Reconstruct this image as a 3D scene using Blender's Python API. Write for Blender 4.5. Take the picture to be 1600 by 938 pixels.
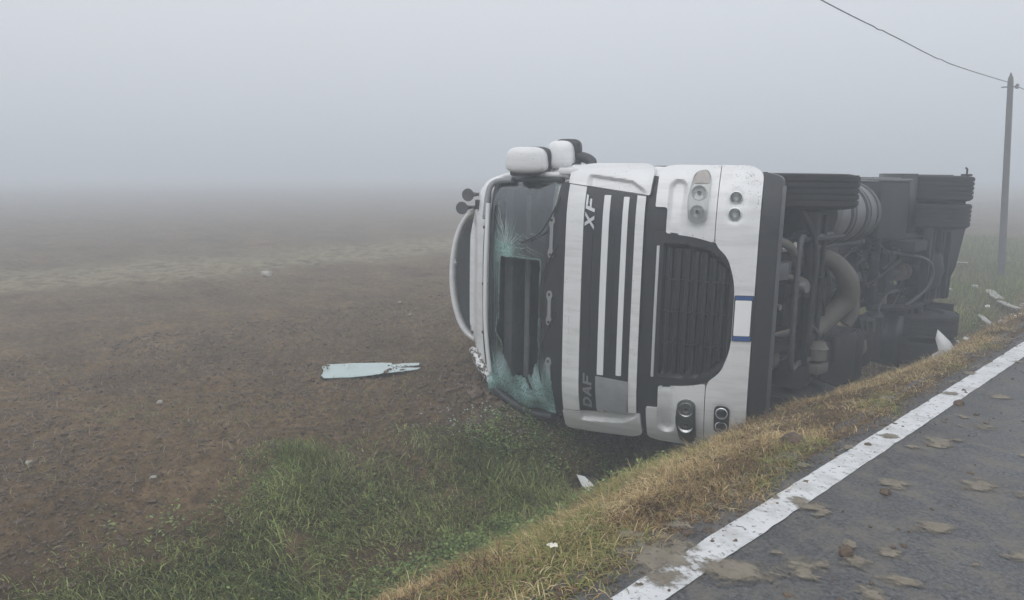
import bpy, bmesh, math, random
import numpy as np
from mathutils import Vector, Matrix
R = math.radians
random.seed(7); rng = np.random.default_rng(7)
for o in list(bpy.data.objects): bpy.data.objects.remove(o)
scn = bpy.context.scene
col = scn.collection

# ------------------------------------------------------------------ camera, sky, sun, exposure
CAM_YAW = 45.6; CAM_H = 1.65
cam_d = bpy.data.cameras.new('camera'); cam = bpy.data.objects.new('camera', cam_d); col.objects.link(cam)
cam_d.sensor_width = 36; cam_d.lens = 36 * 1186 / 1600; cam_d.clip_start = 0.05; cam_d.clip_end = 2000
cam.location = (0, 0, CAM_H); cam.rotation_euler = (R(90) - math.atan(201 / 1186), 0, R(CAM_YAW))
scn.camera = cam

SUN_EL, SUN_AZ = 48.0, 160.0          # azimuth measured clockwise from +Y (the road's direction), light comes from there
world = bpy.data.worlds.new('World'); scn.world = world; world.use_nodes = True
nt = world.node_tree; nt.nodes.clear()
wo = nt.nodes.new('ShaderNodeOutputWorld'); bg = nt.nodes.new('ShaderNodeBackground'); bg.inputs[1].default_value = 0.1
sky = nt.nodes.new('ShaderNodeTexSky'); sky.sky_type = 'NISHITA'; sky.sun_disc = False
sky.dust_density = 5; sky.air_density = 1.0; sky.ozone_density = 1
tc = nt.nodes.new('ShaderNodeTexCoord'); sx = nt.nodes.new('ShaderNodeSeparateXYZ'); nt.links.new(tc.outputs['Generated'], sx.inputs[0])
rp = nt.nodes.new('ShaderNodeValToRGB'); nt.links.new(sx.outputs[2], rp.inputs[0])
rp.color_ramp.elements[0].position = 0.0; rp.color_ramp.elements[0].color = (.60, .625, .668, 1)
rp.color_ramp.elements[1].position = 0.75; rp.color_ramp.elements[1].color = (1.06, 1.085, 1.13, 1)
sc10 = nt.nodes.new('ShaderNodeVectorMath'); sc10.operation = 'SCALE'; sc10.inputs[3].default_value = 11.6
nt.links.new(rp.outputs[0], sc10.inputs[0])
mx = nt.nodes.new('ShaderNodeMix'); mx.data_type = 'RGBA'; mx.inputs[0].default_value = 0.93   # thick overcast over the clear sky
nt.links.new(sky.outputs[0], mx.inputs[6]); nt.links.new(sc10.outputs[0], mx.inputs[7])
nt.links.new(mx.outputs[2], bg.inputs[0]); nt.links.new(bg.outputs[0], wo.inputs[0])
sky.sun_elevation = R(SUN_EL); sky.sun_rotation = R(SUN_AZ)
sd = bpy.data.lights.new('sun', 'SUN'); sd.energy = 0.9; sd.angle = R(50); sd.color = (1, .985, .96)
sun = bpy.data.objects.new('sun', sd); col.objects.link(sun)
sv = Vector((math.sin(R(SUN_AZ)) * math.cos(R(SUN_EL)), math.cos(R(SUN_AZ)) * math.cos(R(SUN_EL)), math.sin(R(SUN_EL))))
sun.rotation_euler = (-sv).to_track_quat('-Z', 'Y').to_euler(); sun.location = sv * 40
vs_ = scn.view_settings; vs_.view_transform = 'Standard'; vs_.look = 'None'; vs_.exposure = -.07; vs_.gamma = 1
scn.render.engine = 'CYCLES'
cy = scn.cycles; cy.use_denoising = True; cy.max_bounces = 6; cy.diffuse_bounces = 3; cy.glossy_bounces = 3
cy.transmission_bounces = 4; cy.transparent_max_bounces = 8; cy.volume_bounces = 3; cy.sample_clamp_indirect = 6
cy.use_adaptive_sampling = True; cy.adaptive_threshold = 0.01

# ------------------------------------------------------------------ materials
MATS = {}
def N(nt, t, **kw):
    n = nt.nodes.new(t)
    for k, v in kw.items():
        if k.startswith('i_'): n.inputs[k[2:].replace('_', ' ')].default_value = v
        else: setattr(n, k, v)
    return n
def mat(name, c, rough=.5, metal=0., var=.0, vscale=8., dirt=None, dirt_amt=0., dscale=3., bump=0., bscale=60., coat=0., spec=.5):
    """principled material with fine colour variation, patches of dirt and fine relief"""
    m = bpy.data.materials.new(name); m.use_nodes = True; t = m.node_tree; b = t.nodes['Principled BSDF']; L = t.links.new
    b.inputs['Roughness'].default_value = rough; b.inputs['Metallic'].default_value = metal
    b.inputs['Coat Weight'].default_value = coat; b.inputs['Coat Roughness'].default_value = .12
    b.inputs['Specular IOR Level'].default_value = spec
    b.inputs['Base Color'].default_value = (*c, 1)
    tcn = N(t, 'ShaderNodeTexCoord')
    src = None
    if var > 0:
        n = N(t, 'ShaderNodeTexNoise', i_Scale=vscale, i_Detail=6., i_Roughness=.65); L(tcn.outputs['Object'], n.inputs['Vector'])
        r = N(t, 'ShaderNodeValToRGB'); e = r.color_ramp.elements
        e[0].position = .3; e[0].color = (*[x * (1 - var) for x in c], 1); e[1].position = .7; e[1].color = (*[min(1, x * (1 + var)) for x in c], 1)
        L(n.outputs[0], r.inputs[0]); src = r.outputs[0]
    if dirt is not None:
        n = N(t, 'ShaderNodeTexNoise', i_Scale=dscale, i_Detail=8., i_Roughness=.7); L(tcn.outputs['Object'], n.inputs['Vector'])
        r = N(t, 'ShaderNodeMapRange'); r.inputs[1].default_value = .62 - .3 * dirt_amt; r.inputs[2].default_value = .80 - .22 * dirt_amt
        r.inputs[4].default_value = min(1, .25 + dirt_amt); L(n.outputs[0], r.inputs[0])
        mxn = N(t, 'ShaderNodeMix', data_type='RGBA'); L(r.outputs[0], mxn.inputs[0])
        if src: L(src, mxn.inputs[6])
        else: mxn.inputs[6].default_value = (*c, 1)
        mxn.inputs[7].default_value = (*dirt, 1); src = mxn.outputs[2]
        rr = N(t, 'ShaderNodeMapRange'); rr.inputs[3].default_value = rough; rr.inputs[4].default_value = .9
        L(r.outputs[0], rr.inputs[0]); L(rr.outputs[0], b.inputs['Roughness'])
    if src: L(src, b.inputs['Base Color'])
    if bump > 0:
        n = N(t, 'ShaderNodeTexNoise', i_Scale=bscale, i_Detail=5.); L(tcn.outputs['Object'], n.inputs['Vector'])
        bp = N(t, 'ShaderNodeBump'); bp.inputs['Strength'].default_value = bump; bp.inputs['Distance'].default_value = .01
        L(n.outputs[0], bp.inputs['Height']); L(bp.outputs[0], b.inputs['Normal'])
    MATS[name] = m
    return m
MUD = (.13, .095, .065)
mat('white_paint', (.73, .735, .74), .28, coat=.5, var=.03, vscale=2, dirt=(.42, .41, .39), dirt_amt=.12, dscale=4)
def spatter(m):
    t = m.node_tree; b = t.nodes['Principled BSDF']; L = t.links.new; src = b.inputs['Base Color'].links[0].from_socket; tcn = N(t, 'ShaderNodeTexCoord')
    n = N(t, 'ShaderNodeTexNoise', i_Scale=55., i_Detail=3., i_Roughness=.6); L(tcn.outputs['Object'], n.inputs['Vector']); n2 = N(t, 'ShaderNodeTexNoise', i_Scale=1.7, i_Detail=3.); L(tcn.outputs['Object'], n2.inputs['Vector'])
    a = N(t, 'ShaderNodeMath', operation='MULTIPLY_ADD'); a.inputs[1].default_value = .45; L(n2.outputs[0], a.inputs[0]); L(n.outputs[0], a.inputs[2])
    r = N(t, 'ShaderNodeMapRange'); r.inputs[1].default_value = .90; r.inputs[2].default_value = .98; r.inputs[4].default_value = .7; L(a.outputs[0], r.inputs[0])
    mm = N(t, 'ShaderNodeMix', data_type='RGBA'); L(r.outputs[0], mm.inputs[0]); L(src, mm.inputs[6]); mm.inputs[7].default_value = (.16, .13, .10, 1); L(mm.outputs[2], b.inputs['Base Color'])
    # soft film of road grime running down from edges
    mp = N(t, 'ShaderNodeMapping'); mp.inputs['Scale'].default_value = (9, 2, 1.2); L(tcn.outputs['Object'], mp.inputs[0]); n3 = N(t, 'ShaderNodeTexNoise', i_Scale=1.5, i_Detail=6., i_Roughness=.65); L(mp.outputs[0], n3.inputs['Vector'])
    r3 = N(t, 'ShaderNodeMapRange'); r3.inputs[1].default_value = .45; r3.inputs[2].default_value = .75; r3.inputs[4].default_value = .38; L(n3.outputs[0], r3.inputs[0])
    m3 = N(t, 'ShaderNodeMix', data_type='RGBA'); L(r3.outputs[0], m3.inputs[0]); L(mm.outputs[2], m3.inputs[6]); m3.inputs[7].default_value = (.34, .335, .33, 1); L(m3.outputs[2], b.inputs['Base Color'])
spatter(MATS['white_paint'])
mat('white_trim', (.74, .75, .76), .3, coat=.3, var=.03, vscale=5)
mat('black_plastic', (.018, .019, .022), .42, var=.25, vscale=10, dirt=(.09, .085, .08), dirt_amt=.1)
mat('grille_black', (.014, .015, .018), .35, var=.2)
mat('dark_metal', (.020, .0205, .023), .6, metal=.0, var=.35, vscale=6, dirt=(.055, .05, .045), dirt_amt=.22, dscale=3, bump=.3)
mat('grey_metal', (.085, .088, .095), .5, metal=.2, var=.2, dirt=(.12, .10, .08), dirt_amt=.25, bump=.2)
mat('aluminium', (.19, .19, .195), .42, metal=.5, var=.12, vscale=5, dirt=(.22, .20, .17), dirt_amt=.25)
mat('dusty_steel', (.125, .115, .10), .75, metal=.0, var=.2, vscale=5, dirt=(.10, .085, .07), dirt_amt=.25, bump=.3)
mat('rubber', (.016, .016, .017), .8, var=.3, vscale=12, dirt=(.07, .06, .05), dirt_amt=.2, bump=.2)
mat('rim_paint', (.22, .22, .23), .55, metal=.3, dirt=(.12, .10, .08), dirt_amt=.3)
mat('plate_grey', (.25, .26, .27), .6, var=.18, vscale=5, bump=.15)
mat('chrome_letter', (.62, .63, .65), .3, metal=.4)
mat('letter_outline', (.22, .225, .235), .4, metal=.3)
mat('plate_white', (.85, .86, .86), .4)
mat('plate_blue', (.02, .08, .26), .4)
mat('plate_frame', (.015, .015, .018), .5)
mat('chrome', (.70, .71, .72), .22, metal=.35)
mat('lamp_grey', (.50, .50, .50), .3, metal=.35, var=.15)
mat('amber', (.48, .41, .37), .25, coat=.4)
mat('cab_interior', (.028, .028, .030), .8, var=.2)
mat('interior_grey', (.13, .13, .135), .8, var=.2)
mat('seat_cloth', (.07, .073, .09), .95, var=.3)
mat('bracket_grey', (.26, .27, .28), .5, metal=.2, dirt=(.1, .09, .08), dirt_amt=.25)
mat('concrete_pole', (.085, .083, .083), .9, var=.15, vscale=4, bump=.3)
mat('cable_black', (.02, .02, .022), .6)
mat('mud', MUD, .85, var=.3, vscale=14, bump=.6, bscale=40)
mat('dried_mud', (.19, .166, .126), .85, var=.25, vscale=10, dirt=(.16, .13, .10), dirt_amt=.35, dscale=16, bump=.5, bscale=60)
mat('clod_earth', (.112, .080, .056), .95, var=.45, vscale=6, bump=.5, bscale=30)
mat('stone_pale', (.36, .335, .29), .8, var=.15, bump=.4)
mat('broken_panel', (.62, .63, .63), .5, dirt=(.2, .18, .15), dirt_amt=.3, dscale=8)
mat('rusty_strip', (.36, .34, .31), .6, var=.2, dirt=(.14, .11, .08), dirt_amt=.4, dscale=7)
mat('petal', (.75, .72, .62), .7)

def lens_mat():
    m = bpy.data.materials.new('lamp_lens'); m.use_nodes = True; t = m.node_tree; b = t.nodes['Principled BSDF']
    t.nodes.remove(b); o = t.nodes['Material Output']
    tr = N(t, 'ShaderNodeBsdfTransparent'); tr.inputs[0].default_value = (.86, .88, .88, 1)
    gl = N(t, 'ShaderNodeBsdfGlossy'); gl.inputs['Roughness'].default_value = .06
    f = N(t, 'ShaderNodeFresnel'); f.inputs[0].default_value = 1.6; ms = N(t, 'ShaderNodeMixShader')
    t.links.new(f.outputs[0], ms.inputs[0]); t.links.new(tr.outputs[0], ms.inputs[1]); t.links.new(gl.outputs[0], ms.inputs[2]); t.links.new(ms.outputs[0], o.inputs[0])
    MATS['lamp_lens'] = m
lens_mat()

def glass_mat(name, frac):
    """tinted laminated glass; 'crack' attribute says where it is crazed"""
    m = bpy.data.materials.new(name); m.use_nodes = True; t = m.node_tree; t.nodes.remove(t.nodes['Principled BSDF']); o = t.nodes['Material Output']; L = t.links.new
    tcn = N(t, 'ShaderNodeTexCoord'); at = N(t, 'ShaderNodeAttribute', attribute_name='crack')
    ray = N(t, 'ShaderNodeAttribute', attribute_name='streak')
    wob = N(t, 'ShaderNodeTexNoise', i_Scale=9., i_Detail=3.); L(tcn.outputs['Object'], wob.inputs['Vector'])
    va = N(t, 'ShaderNodeVectorMath', operation='SCALE'); va.inputs[3].default_value = .05; L(wob.outputs[1], va.inputs[0])
    ad = N(t, 'ShaderNodeVectorMath', operation='ADD'); L(tcn.outputs['Object'], ad.inputs[0]); L(va.outputs[0], ad.inputs[1])
    v1 = N(t, 'ShaderNodeTexVoronoi', feature='DISTANCE_TO_EDGE', i_Scale=26.); L(ad.outputs[0], v1.inputs['Vector'])
    v2 = N(t, 'ShaderNodeTexVoronoi', feature='DISTANCE_TO_EDGE', i_Scale=75.); L(ad.outputs[0], v2.inputs['Vector'])
    l1 = N(t, 'ShaderNodeMapRange'); l1.inputs[1].default_value = .10; l1.inputs[2].default_value = .02; L(v1.outputs[0], l1.inputs[0])
    l2 = N(t, 'ShaderNodeMapRange'); l2.inputs[1].default_value = .16; l2.inputs[2].default_value = .03; L(v2.outputs[0], l2.inputs[0])
    mxx = N(t, 'ShaderNodeMath', operation='MAXIMUM'); L(l1.outputs[0], mxx.inputs[0]); L(l2.outputs[0], mxx.inputs[1])
    pn = N(t, 'ShaderNodeTexNoise', i_Scale=7., i_Detail=5.); L(tcn.outputs['Object'], pn.inputs['Vector'])
    pm = N(t, 'ShaderNodeMapRange'); pm.inputs[1].default_value = .38; pm.inputs[2].default_value = .66; L(pn.outputs[0], pm.inputs[0])
    a1 = N(t, 'ShaderNodeMath', operation='MULTIPLY'); L(mxx.outputs[0], a1.inputs[0]); L(at.outputs['Fac'], a1.inputs[1])
    b1 = N(t, 'ShaderNodeMath', operation='MULTIPLY'); L(pm.outputs[0], b1.inputs[0]); b1.inputs[1].default_value = .55
    b2 = N(t, 'ShaderNodeMath', operation='MULTIPLY'); L(b1.outputs[0], b2.inputs[0]); L(at.outputs['Fac'], b2.inputs[1])
    c1 = N(t, 'ShaderNodeMath', operation='MAXIMUM'); L(a1.outputs[0], c1.inputs[0]); L(b2.outputs[0], c1.inputs[1])
    c2 = N(t, 'ShaderNodeMath', operation='MAXIMUM', use_clamp=True); L(c1.outputs[0], c2.inputs[0]); L(ray.outputs['Fac'], c2.inputs[1])
    tr = N(t, 'ShaderNodeBsdfTransparent'); tr.inputs[0].default_value = (.60, .72, .72, 1)
    gl = N(t, 'ShaderNodeBsdfGlossy'); gl.inputs['Roughness'].default_value = .05; gl.inputs[0].default_value = (.9, .95, 1, 1)
    f = N(t, 'ShaderNodeFresnel'); f.inputs[0].default_value = 1.75
    fa = N(t, 'ShaderNodeMath', operation='ADD', use_clamp=True); fa.inputs[1].default_value = .05; L(f.outputs[0], fa.inputs[0])
    ms = N(t, 'ShaderNodeMixShader'); L(fa.outputs[0], ms.inputs[0]); L(tr.outputs[0], ms.inputs[1]); L(gl.outputs[0], ms.inputs[2])
    df = N(t, 'ShaderNodeBsdfDiffuse'); df.inputs[0].default_value = (.30, .50, .47, 1)
    ms2 = N(t, 'ShaderNodeMixShader'); L(c2.outputs[0], ms2.inputs[0]); L(ms.outputs[0], ms2.inputs[1]); L(df.outputs[0], ms2.inputs[2]); L(ms2.outputs[0], o.inputs[0])
    MATS[name] = m
glass_mat('windscreen_glass', 1)

# ------------------------------------------------------------------ numpy noise
def _h(ix, iy, s):
    v = (ix.astype(np.int64) * 374761393 + iy.astype(np.int64) * 668265263 + s * 974634281) & 0xffffffff
    v = ((v ^ (v >> 13)) * 1274126177) & 0xffffffff
    return ((v ^ (v >> 16)) & 0xffff) / 65535.0
def vnoise(x, y, s=0):
    ix = np.floor(x); iy = np.floor(y); fx = x - ix; fy = y - iy
    fx = fx * fx * (3 - 2 * fx); fy = fy * fy * (3 - 2 * fy)
    a = _h(ix, iy, s); b = _h(ix + 1, iy, s); c = _h(ix, iy + 1, s); d = _h(ix + 1, iy + 1, s)
    return (a * (1 - fx) + b * fx) * (1 - fy) + (c * (1 - fx) + d * fx) * fy
def fbm(x, y, s=0, o=4, g=.5):
    t = 0; a = 1; n = 0
    for k in range(o):
        t = t + a * vnoise(x * 2 ** k + 17.3 * k, y * 2 ** k - 9.1 * k, s + k); n += a; a *= g
    return t / n * 2 - 1

# ------------------------------------------------------------------ mesh helpers
def link(o, parent=None, mats=None):
    col.objects.link(o)
    if parent is not None: o.parent = parent
    for m in (mats or []): o.data.materials.append(MATS[m] if isinstance(m, str) else m)
    return o
def finish(me, angle=40):
    me.shade_smooth(); me.set_sharp_from_angle(angle=R(angle))
def mesh_obj(name, v, f, m, parent=None, angle=40):
    me = bpy.data.meshes.new(name); me.from_pydata([tuple(p) for p in v], [], f); me.validate(); finish(me, angle)
    return link(bpy.data.objects.new(name, me), parent, [m])
def bm_obj(name, bm, m, parent=None, angle=40):
    me = bpy.data.meshes.new(name); bmesh.ops.recalc_face_normals(bm, faces=bm.faces[:]); bm.to_mesh(me); bm.free(); finish(me, angle)
    return link(bpy.data.objects.new(name, me), parent, [m] if isinstance(m, str) else m)
def tag(o, label=None, cat=None, group=None, kind=None):
    if label: o['label'] = label
    if cat: o['category'] = cat
    if group: o['group'] = group
    if kind: o['kind'] = kind
    return o
def add_box(bm, c, d, bev=0., rot=None):
    r = bmesh.ops.create_cube(bm, size=1)['verts']
    M = Matrix.Translation(c) @ (rot.to_4x4() if rot is not None else Matrix()) @ Matrix.Diagonal((*d, 1))
    bmesh.ops.transform(bm, matrix=M, verts=r)
    if bev > 0:
        es = list({e for v in r for e in v.link_edges})
        bmesh.ops.bevel(bm, geom=es, offset=bev, segments=2, affect='EDGES', profile=.6)
def box(name, c, d, m, parent=None, bev=.01, rot=None):
    bm = bmesh.new(); add_box(bm, c, d, bev, rot); return bm_obj(name, bm, m, parent)
def tube_data(path, rad, n=12, caps=True):
    P = [Vector(p) for p in path]; k = len(P); rad = [rad] * k if not hasattr(rad, '__len__') else rad
    V = []; F = []; up = None
    for i in range(k):
        t = (P[min(i + 1, k - 1)] - P[max(i - 1, 0)]).normalized()
        if up is None:
            up = Vector((0, 0, 1)) if abs(t.z) < .9 else Vector((1, 0, 0))
        a = t.cross(up).normalized(); up = a.cross(t).normalized()
        for j in range(n):
            q = 2 * math.pi * j / n; V.append(P[i] + (a * math.cos(q) + up * math.sin(q)) * rad[i])
    for i in range(k - 1):
        for j in range(n):
            F.append((i * n + j, i * n + (j + 1) % n, (i + 1) * n + (j + 1) % n, (i + 1) * n + j))
    if caps: F.append(tuple(range(n))[::-1]); F.append(tuple((k - 1) * n + j for j in range(n)))
    return V, F
def spline(pts, n=8):
    P = [Vector(p) for p in pts]; out = []
    for i in range(len(P) - 1):
        p0 = P[max(i - 1, 0)]; p1 = P[i]; p2 = P[i + 1]; p3 = P[min(i + 2, len(P) - 1)]
        for j in range(n):
            t = j / n
            out.append(.5 * ((2 * p1) + (p2 - p0) * t + (2 * p0 - 5 * p1 + 4 * p2 - p3) * t * t + (3 * p1 - p0 - 3 * p2 + p3) * t ** 3))
    out.append(P[-1]); return out
def tube(name, path, rad, m, parent=None, n=12, smooth=0):
    if smooth:
        k0 = len(path); path2 = spline(path, smooth)
        if hasattr(rad, '__len__'): rad = list(np.interp(np.linspace(0, k0 - 1, len(path2)), range(k0), rad))
        path = path2
    return mesh_obj(name, *tube_data(path, rad, n), m, parent, 50)
def lathe(name, prof, m, parent=None, c=(0, 0, 0), axis='X', n=40, angle=35):
    """prof: (axial, radius) pairs turned round the axis"""
    V = []; F = []; k = len(prof)
    for i, (a, r) in enumerate(prof):
        for j in range(n):
            q = 2 * math.pi * j / n
            p = {'X': (a, r * math.cos(q), r * math.sin(q)), 'Y': (r * math.cos(q), a, r * math.sin(q)), 'Z': (r * math.cos(q), r * math.sin(q), a)}[axis]
            V.append((p[0] + c[0], p[1] + c[1], p[2] + c[2]))
    for i in range(k - 1):
        for j in range(n): F.append((i * n + j, i * n + (j + 1) % n, (i + 1) * n + (j + 1) % n, (i + 1) * n + j))
    if prof[0][1] > 1e-4: F.append(tuple(range(n)))
    if prof[-1][1] > 1e-4: F.append(tuple((k - 1) * n + j for j in range(n))[::-1])
    bm = bmesh.new(); bv = [bm.verts.new(p) for p in V]
    for f in F: bm.faces.new([bv[i] for i in f])
    bmesh.ops.remove_doubles(bm, verts=bm.verts[:], dist=1e-5)
    return bm_obj(name, bm, m, parent, angle)
def roundpoly(pts, r=.03, n=5):
    out = []; k = len(pts)
    for i in range(k):
        p = Vector(pts[i][:2]); a = Vector(pts[i - 1][:2]); b = Vector(pts[(i + 1) % k][:2])
        rr = pts[i][2] if len(pts[i]) > 2 else r
        da = (a - p); db = (b - p); L = min(rr, da.length * .45, db.length * .45)
        if L < 1e-4: out.append(tuple(p)); continue
        s = p + da.normalized() * L; e = p + db.normalized() * L
        for j in range(n + 1):
            t = j / n; out.append(tuple(s * (1 - t) ** 2 + p * 2 * t * (1 - t) + e * t * t))
    return out
def rrect(w0, w1, z0, z1, r=.03): return roundpoly([(w0, z0), (w1, z0), (w1, z1), (w0, z1)], r)
def circle(cx, cy, r, n=24): return [(cx + r * math.cos(2 * math.pi * i / n), cy + r * math.sin(2 * math.pi * i / n)) for i in range(n)]

# ------------------------------------------------------------------ terrain
PX = np.array([-400, -60, -14, -8.0, -6.2, -5.6, -5.1, -4.7, -4.25, -3.9, -3.5, -3.0, -2.75, -2.5, -2.2, -1.82, -1.71, 4.6, 5.2, 7, 60, 400.])
PZ = np.array([-.55, -.6, -.62, -.62, -.60, -.62, -.76, -1.0, -1.22, -1.22, -1.02, -.52, -.33, -.17, -.055, .010, -.06, -.06, -.05, -.5, -.6, -.6])
def ground_h(x, y, fine=True):
    wob = .10 * fbm(y * .45, y * .05 + 3, 50, 3) * np.clip((-x - 2.0) / 1.0, 0, 1)
    wob = wob - .26 * np.clip((y - 5.8) / 2., 0, 1) * np.clip((-x - 2.0) / .3, 0, 1)
    yy = np.clip((y - 10.) / 8., 0, 1)
    h = np.interp(x + wob, PX, PZ)
    # the verge widens and the ditch gets shallower farther along the road
    h2 = np.interp(x + wob, [-400, -60, -9, -6.5, -5.2, -4.4, -3.6, -2.6, -1.82, -1.71, 4.6, 5.2, 7, 400], [-.55, -.6, -.62, -.62, -.82, -.90, -.76, -.34, .010, -.06, -.06, -.05, -.5, -.6])
    h = h * (1 - yy) + h2 * yy
    h = h - .62 * np.exp(-(((x + 3.98) / .66) ** 4 + ((y - 6.15) / 1.0) ** 4))      # gouged out under the cab
    soil = .35 * np.clip((-x - 1.74) / .1, 0, 1) + .65 * np.clip((-x - 1.95) / .35, 0, 1) + np.clip((x - 5) / .5, 0, 1)
    field = np.clip((-x - 5.0) / .8, 0, 1)
    dist = np.sqrt(x * x + y * y)
    nz = .030 * fbm(x * 1.3, y * 1.3, 3, 3) + field * .05 * fbm(x * .5, y * .5, 77, 2)
    if fine:
        cl = fbm(x * 6.5, y * 6.5, 11, 4, .6); cl = np.sign(cl) * np.abs(cl) ** .8
        nz = nz + (.018 + .034 * field) * cl + field * .022 * fbm(x * 2.6, y * 3.4, 201, 2)
    return h + nz * np.clip(soil, 0, 1)
def graded(a, b, lo, hi, d, g=1.09):
    xs = list(np.arange(a, b + 1e-6, d)); s = d; v = xs[-1]
    while v < hi: s = min(s * g, 14); v += s; xs.append(v)
    s = d; v = xs[0]; left = []
    while v > lo: s = min(s * g, 14); v -= s; left.append(v)
    return np.array(left[::-1] + xs)
gx = graded(-9.5, -1.75, -255, 255, .034); gy = graded(.2, 11.5, -120, 330, .036)
GX, GY = np.meshgrid(gx, gy, indexing='ij'); GZ = ground_h(GX, GY)
def grid_mesh(name, X, Y, Z):
    n, k = X.shape; me = bpy.data.meshes.new(name)
    V = np.stack([X, Y, Z], -1).reshape(-1, 3).astype(np.float32)
    idx = np.arange(n * k).reshape(n, k)
    F = np.stack([idx[:-1, :-1], idx[1:, :-1], idx[1:, 1:], idx[:-1, 1:]], -1).reshape(-1, 4)
    raw_mesh(me, V, F); return me
def raw_mesh(me, V, F):
    k = F.shape[1]
    me.vertices.add(len(V)); me.vertices.foreach_set('co', V.astype(np.float32).ravel())
    me.loops.add(F.size); me.loops.foreach_set('vertex_index', F.astype(np.int32).ravel())
    me.polygons.add(len(F)); me.polygons.foreach_set('loop_start', (np.arange(len(F)) * k).astype(np.int32))
    me.update(calc_edges=True); me.validate(); me.shade_smooth()
def soil_mat():
    m = bpy.data.materials.new('soil'); m.use_nodes = True; t = m.node_tree; b = t.nodes['Principled BSDF']; L = t.links.new
    tcn = N(t, 'ShaderNodeTexCoord'); P = tcn.outputs['Object']
    n1 = N(t, 'ShaderNodeTexNoise', i_Scale=.9, i_Detail=9., i_Roughness=.7); L(P, n1.inputs['Vector'])
    r1 = N(t, 'ShaderNodeValToRGB'); L(n1.outputs[0], r1.inputs[0])
    e = r1.color_ramp.elements; e[0].position = .33; e[0].color = (.072, .050, .028, 1); e[1].position = .68; e[1].color = (.165, .116, .064, 1)
    n2 = N(t, 'ShaderNodeTexNoise', i_Scale=11., i_Detail=8., i_Roughness=.8); L(P, n2.inputs['Vector'])
    r2 = N(t, 'ShaderNodeValToRGB'); L(n2.outputs[0], r2.inputs[0])
    e = r2.color_ramp.elements; e[0].position = .32; e[0].color = (.34, .33, .32, 1); e[1].position = .70; e[1].color = (2.0, 1.95, 1.85, 1)
    mu = N(t, 'ShaderNodeMix', data_type='RGBA', blend_type='MULTIPLY'); mu.inputs[0].default_value = 1; L(r1.outputs[0], mu.inputs[6]); L(r2.outputs[0], mu.inputs[7])
    # far strip of dry grass along a field track
    sp = N(t, 'ShaderNodeSeparateXYZ'); L(P, sp.inputs[0])
    n3 = N(t, 'ShaderNodeTexNoise', i_Scale=.25, i_Detail=5.); L(P, n3.inputs['Vector'])
    a = N(t, 'ShaderNodeMath', operation='MULTIPLY_ADD'); a.inputs[1].default_value = 3.0; L(n3.outputs[0], a.inputs[0]); L(sp.outputs[0], a.inputs[2])
    r3 = N(t, 'ShaderNodeMapRange'); r3.interpolation_type = 'SMOOTHSTEP'; r3.inputs[1].default_value = -14.2; r3.inputs[2].default_value = -15.6; L(a.outputs[0], r3.inputs[0])
    r4 = N(t, 'ShaderNodeMapRange'); r4.interpolation_type = 'SMOOTHSTEP'; r4.inputs[1].default_value = -21.; r4.inputs[2].default_value = -17.; L(a.outputs[0], r4.inputs[0])
    ml = N(t, 'ShaderNodeMath', operation='MULTIPLY'); L(r3.outputs[0], ml.inputs[0]); L(r4.outputs[0], ml.inputs[1])
    nn = N(t, 'ShaderNodeTexNoise', i_Scale=3.5, i_Detail=6.); L(P, nn.inputs['Vector'])
    rn = N(t, 'ShaderNodeMapRange'); rn.inputs[1].default_value = .35; rn.inputs[2].default_value = .62; L(nn.outputs[0], rn.inputs[0])
    ml2 = N(t, 'ShaderNodeMath', operation='MULTIPLY'); L(ml.outputs[0], ml2.inputs[0]); L(rn.outputs[0], ml2.inputs[1])
    m3 = N(t, 'ShaderNodeMix', data_type='RGBA'); L(ml2.outputs[0], m3.inputs[0]); L(mu.outputs[2], m3.inputs[6]); m3.inputs[7].default_value = (.26, .225, .135, 1)
    L(m3.outputs[2], b.inputs['Base Color']); b.inputs['Roughness'].default_value = .92; b.inputs['Specular IOR Level'].default_value = .25
    n4 = N(t, 'ShaderNodeTexNoise', i_Scale=34., i_Detail=7., i_Roughness=.7); L(P, n4.inputs['Vector'])
    bp = N(t, 'ShaderNodeBump'); bp.inputs['Strength'].default_value = 1.; bp.inputs['Distance'].default_value = .03; L(n4.outputs[0], bp.inputs['Height'])
    n5 = N(t, 'ShaderNodeTexNoise', i_Scale=5., i_Detail=5., i_Roughness=.6); L(P, n5.inputs['Vector'])
    bp2 = N(t, 'ShaderNodeBump'); bp2.inputs['Strength'].default_value = .8; bp2.inputs['Distance'].default_value = .08; L(n5.outputs[0], bp2.inputs['Height'])
    L(bp.outputs[0], bp2.inputs['Normal']); L(bp2.outputs[0], b.inputs['Normal'])
    MATS['soil'] = m
soil_mat()
tag(link(bpy.data.objects.new('ground', grid_mesh('ground', GX, GY, GZ)), None, ['soil']), 'tilled brown field, ditch and roadside verge', None, None, 'structure')

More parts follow.
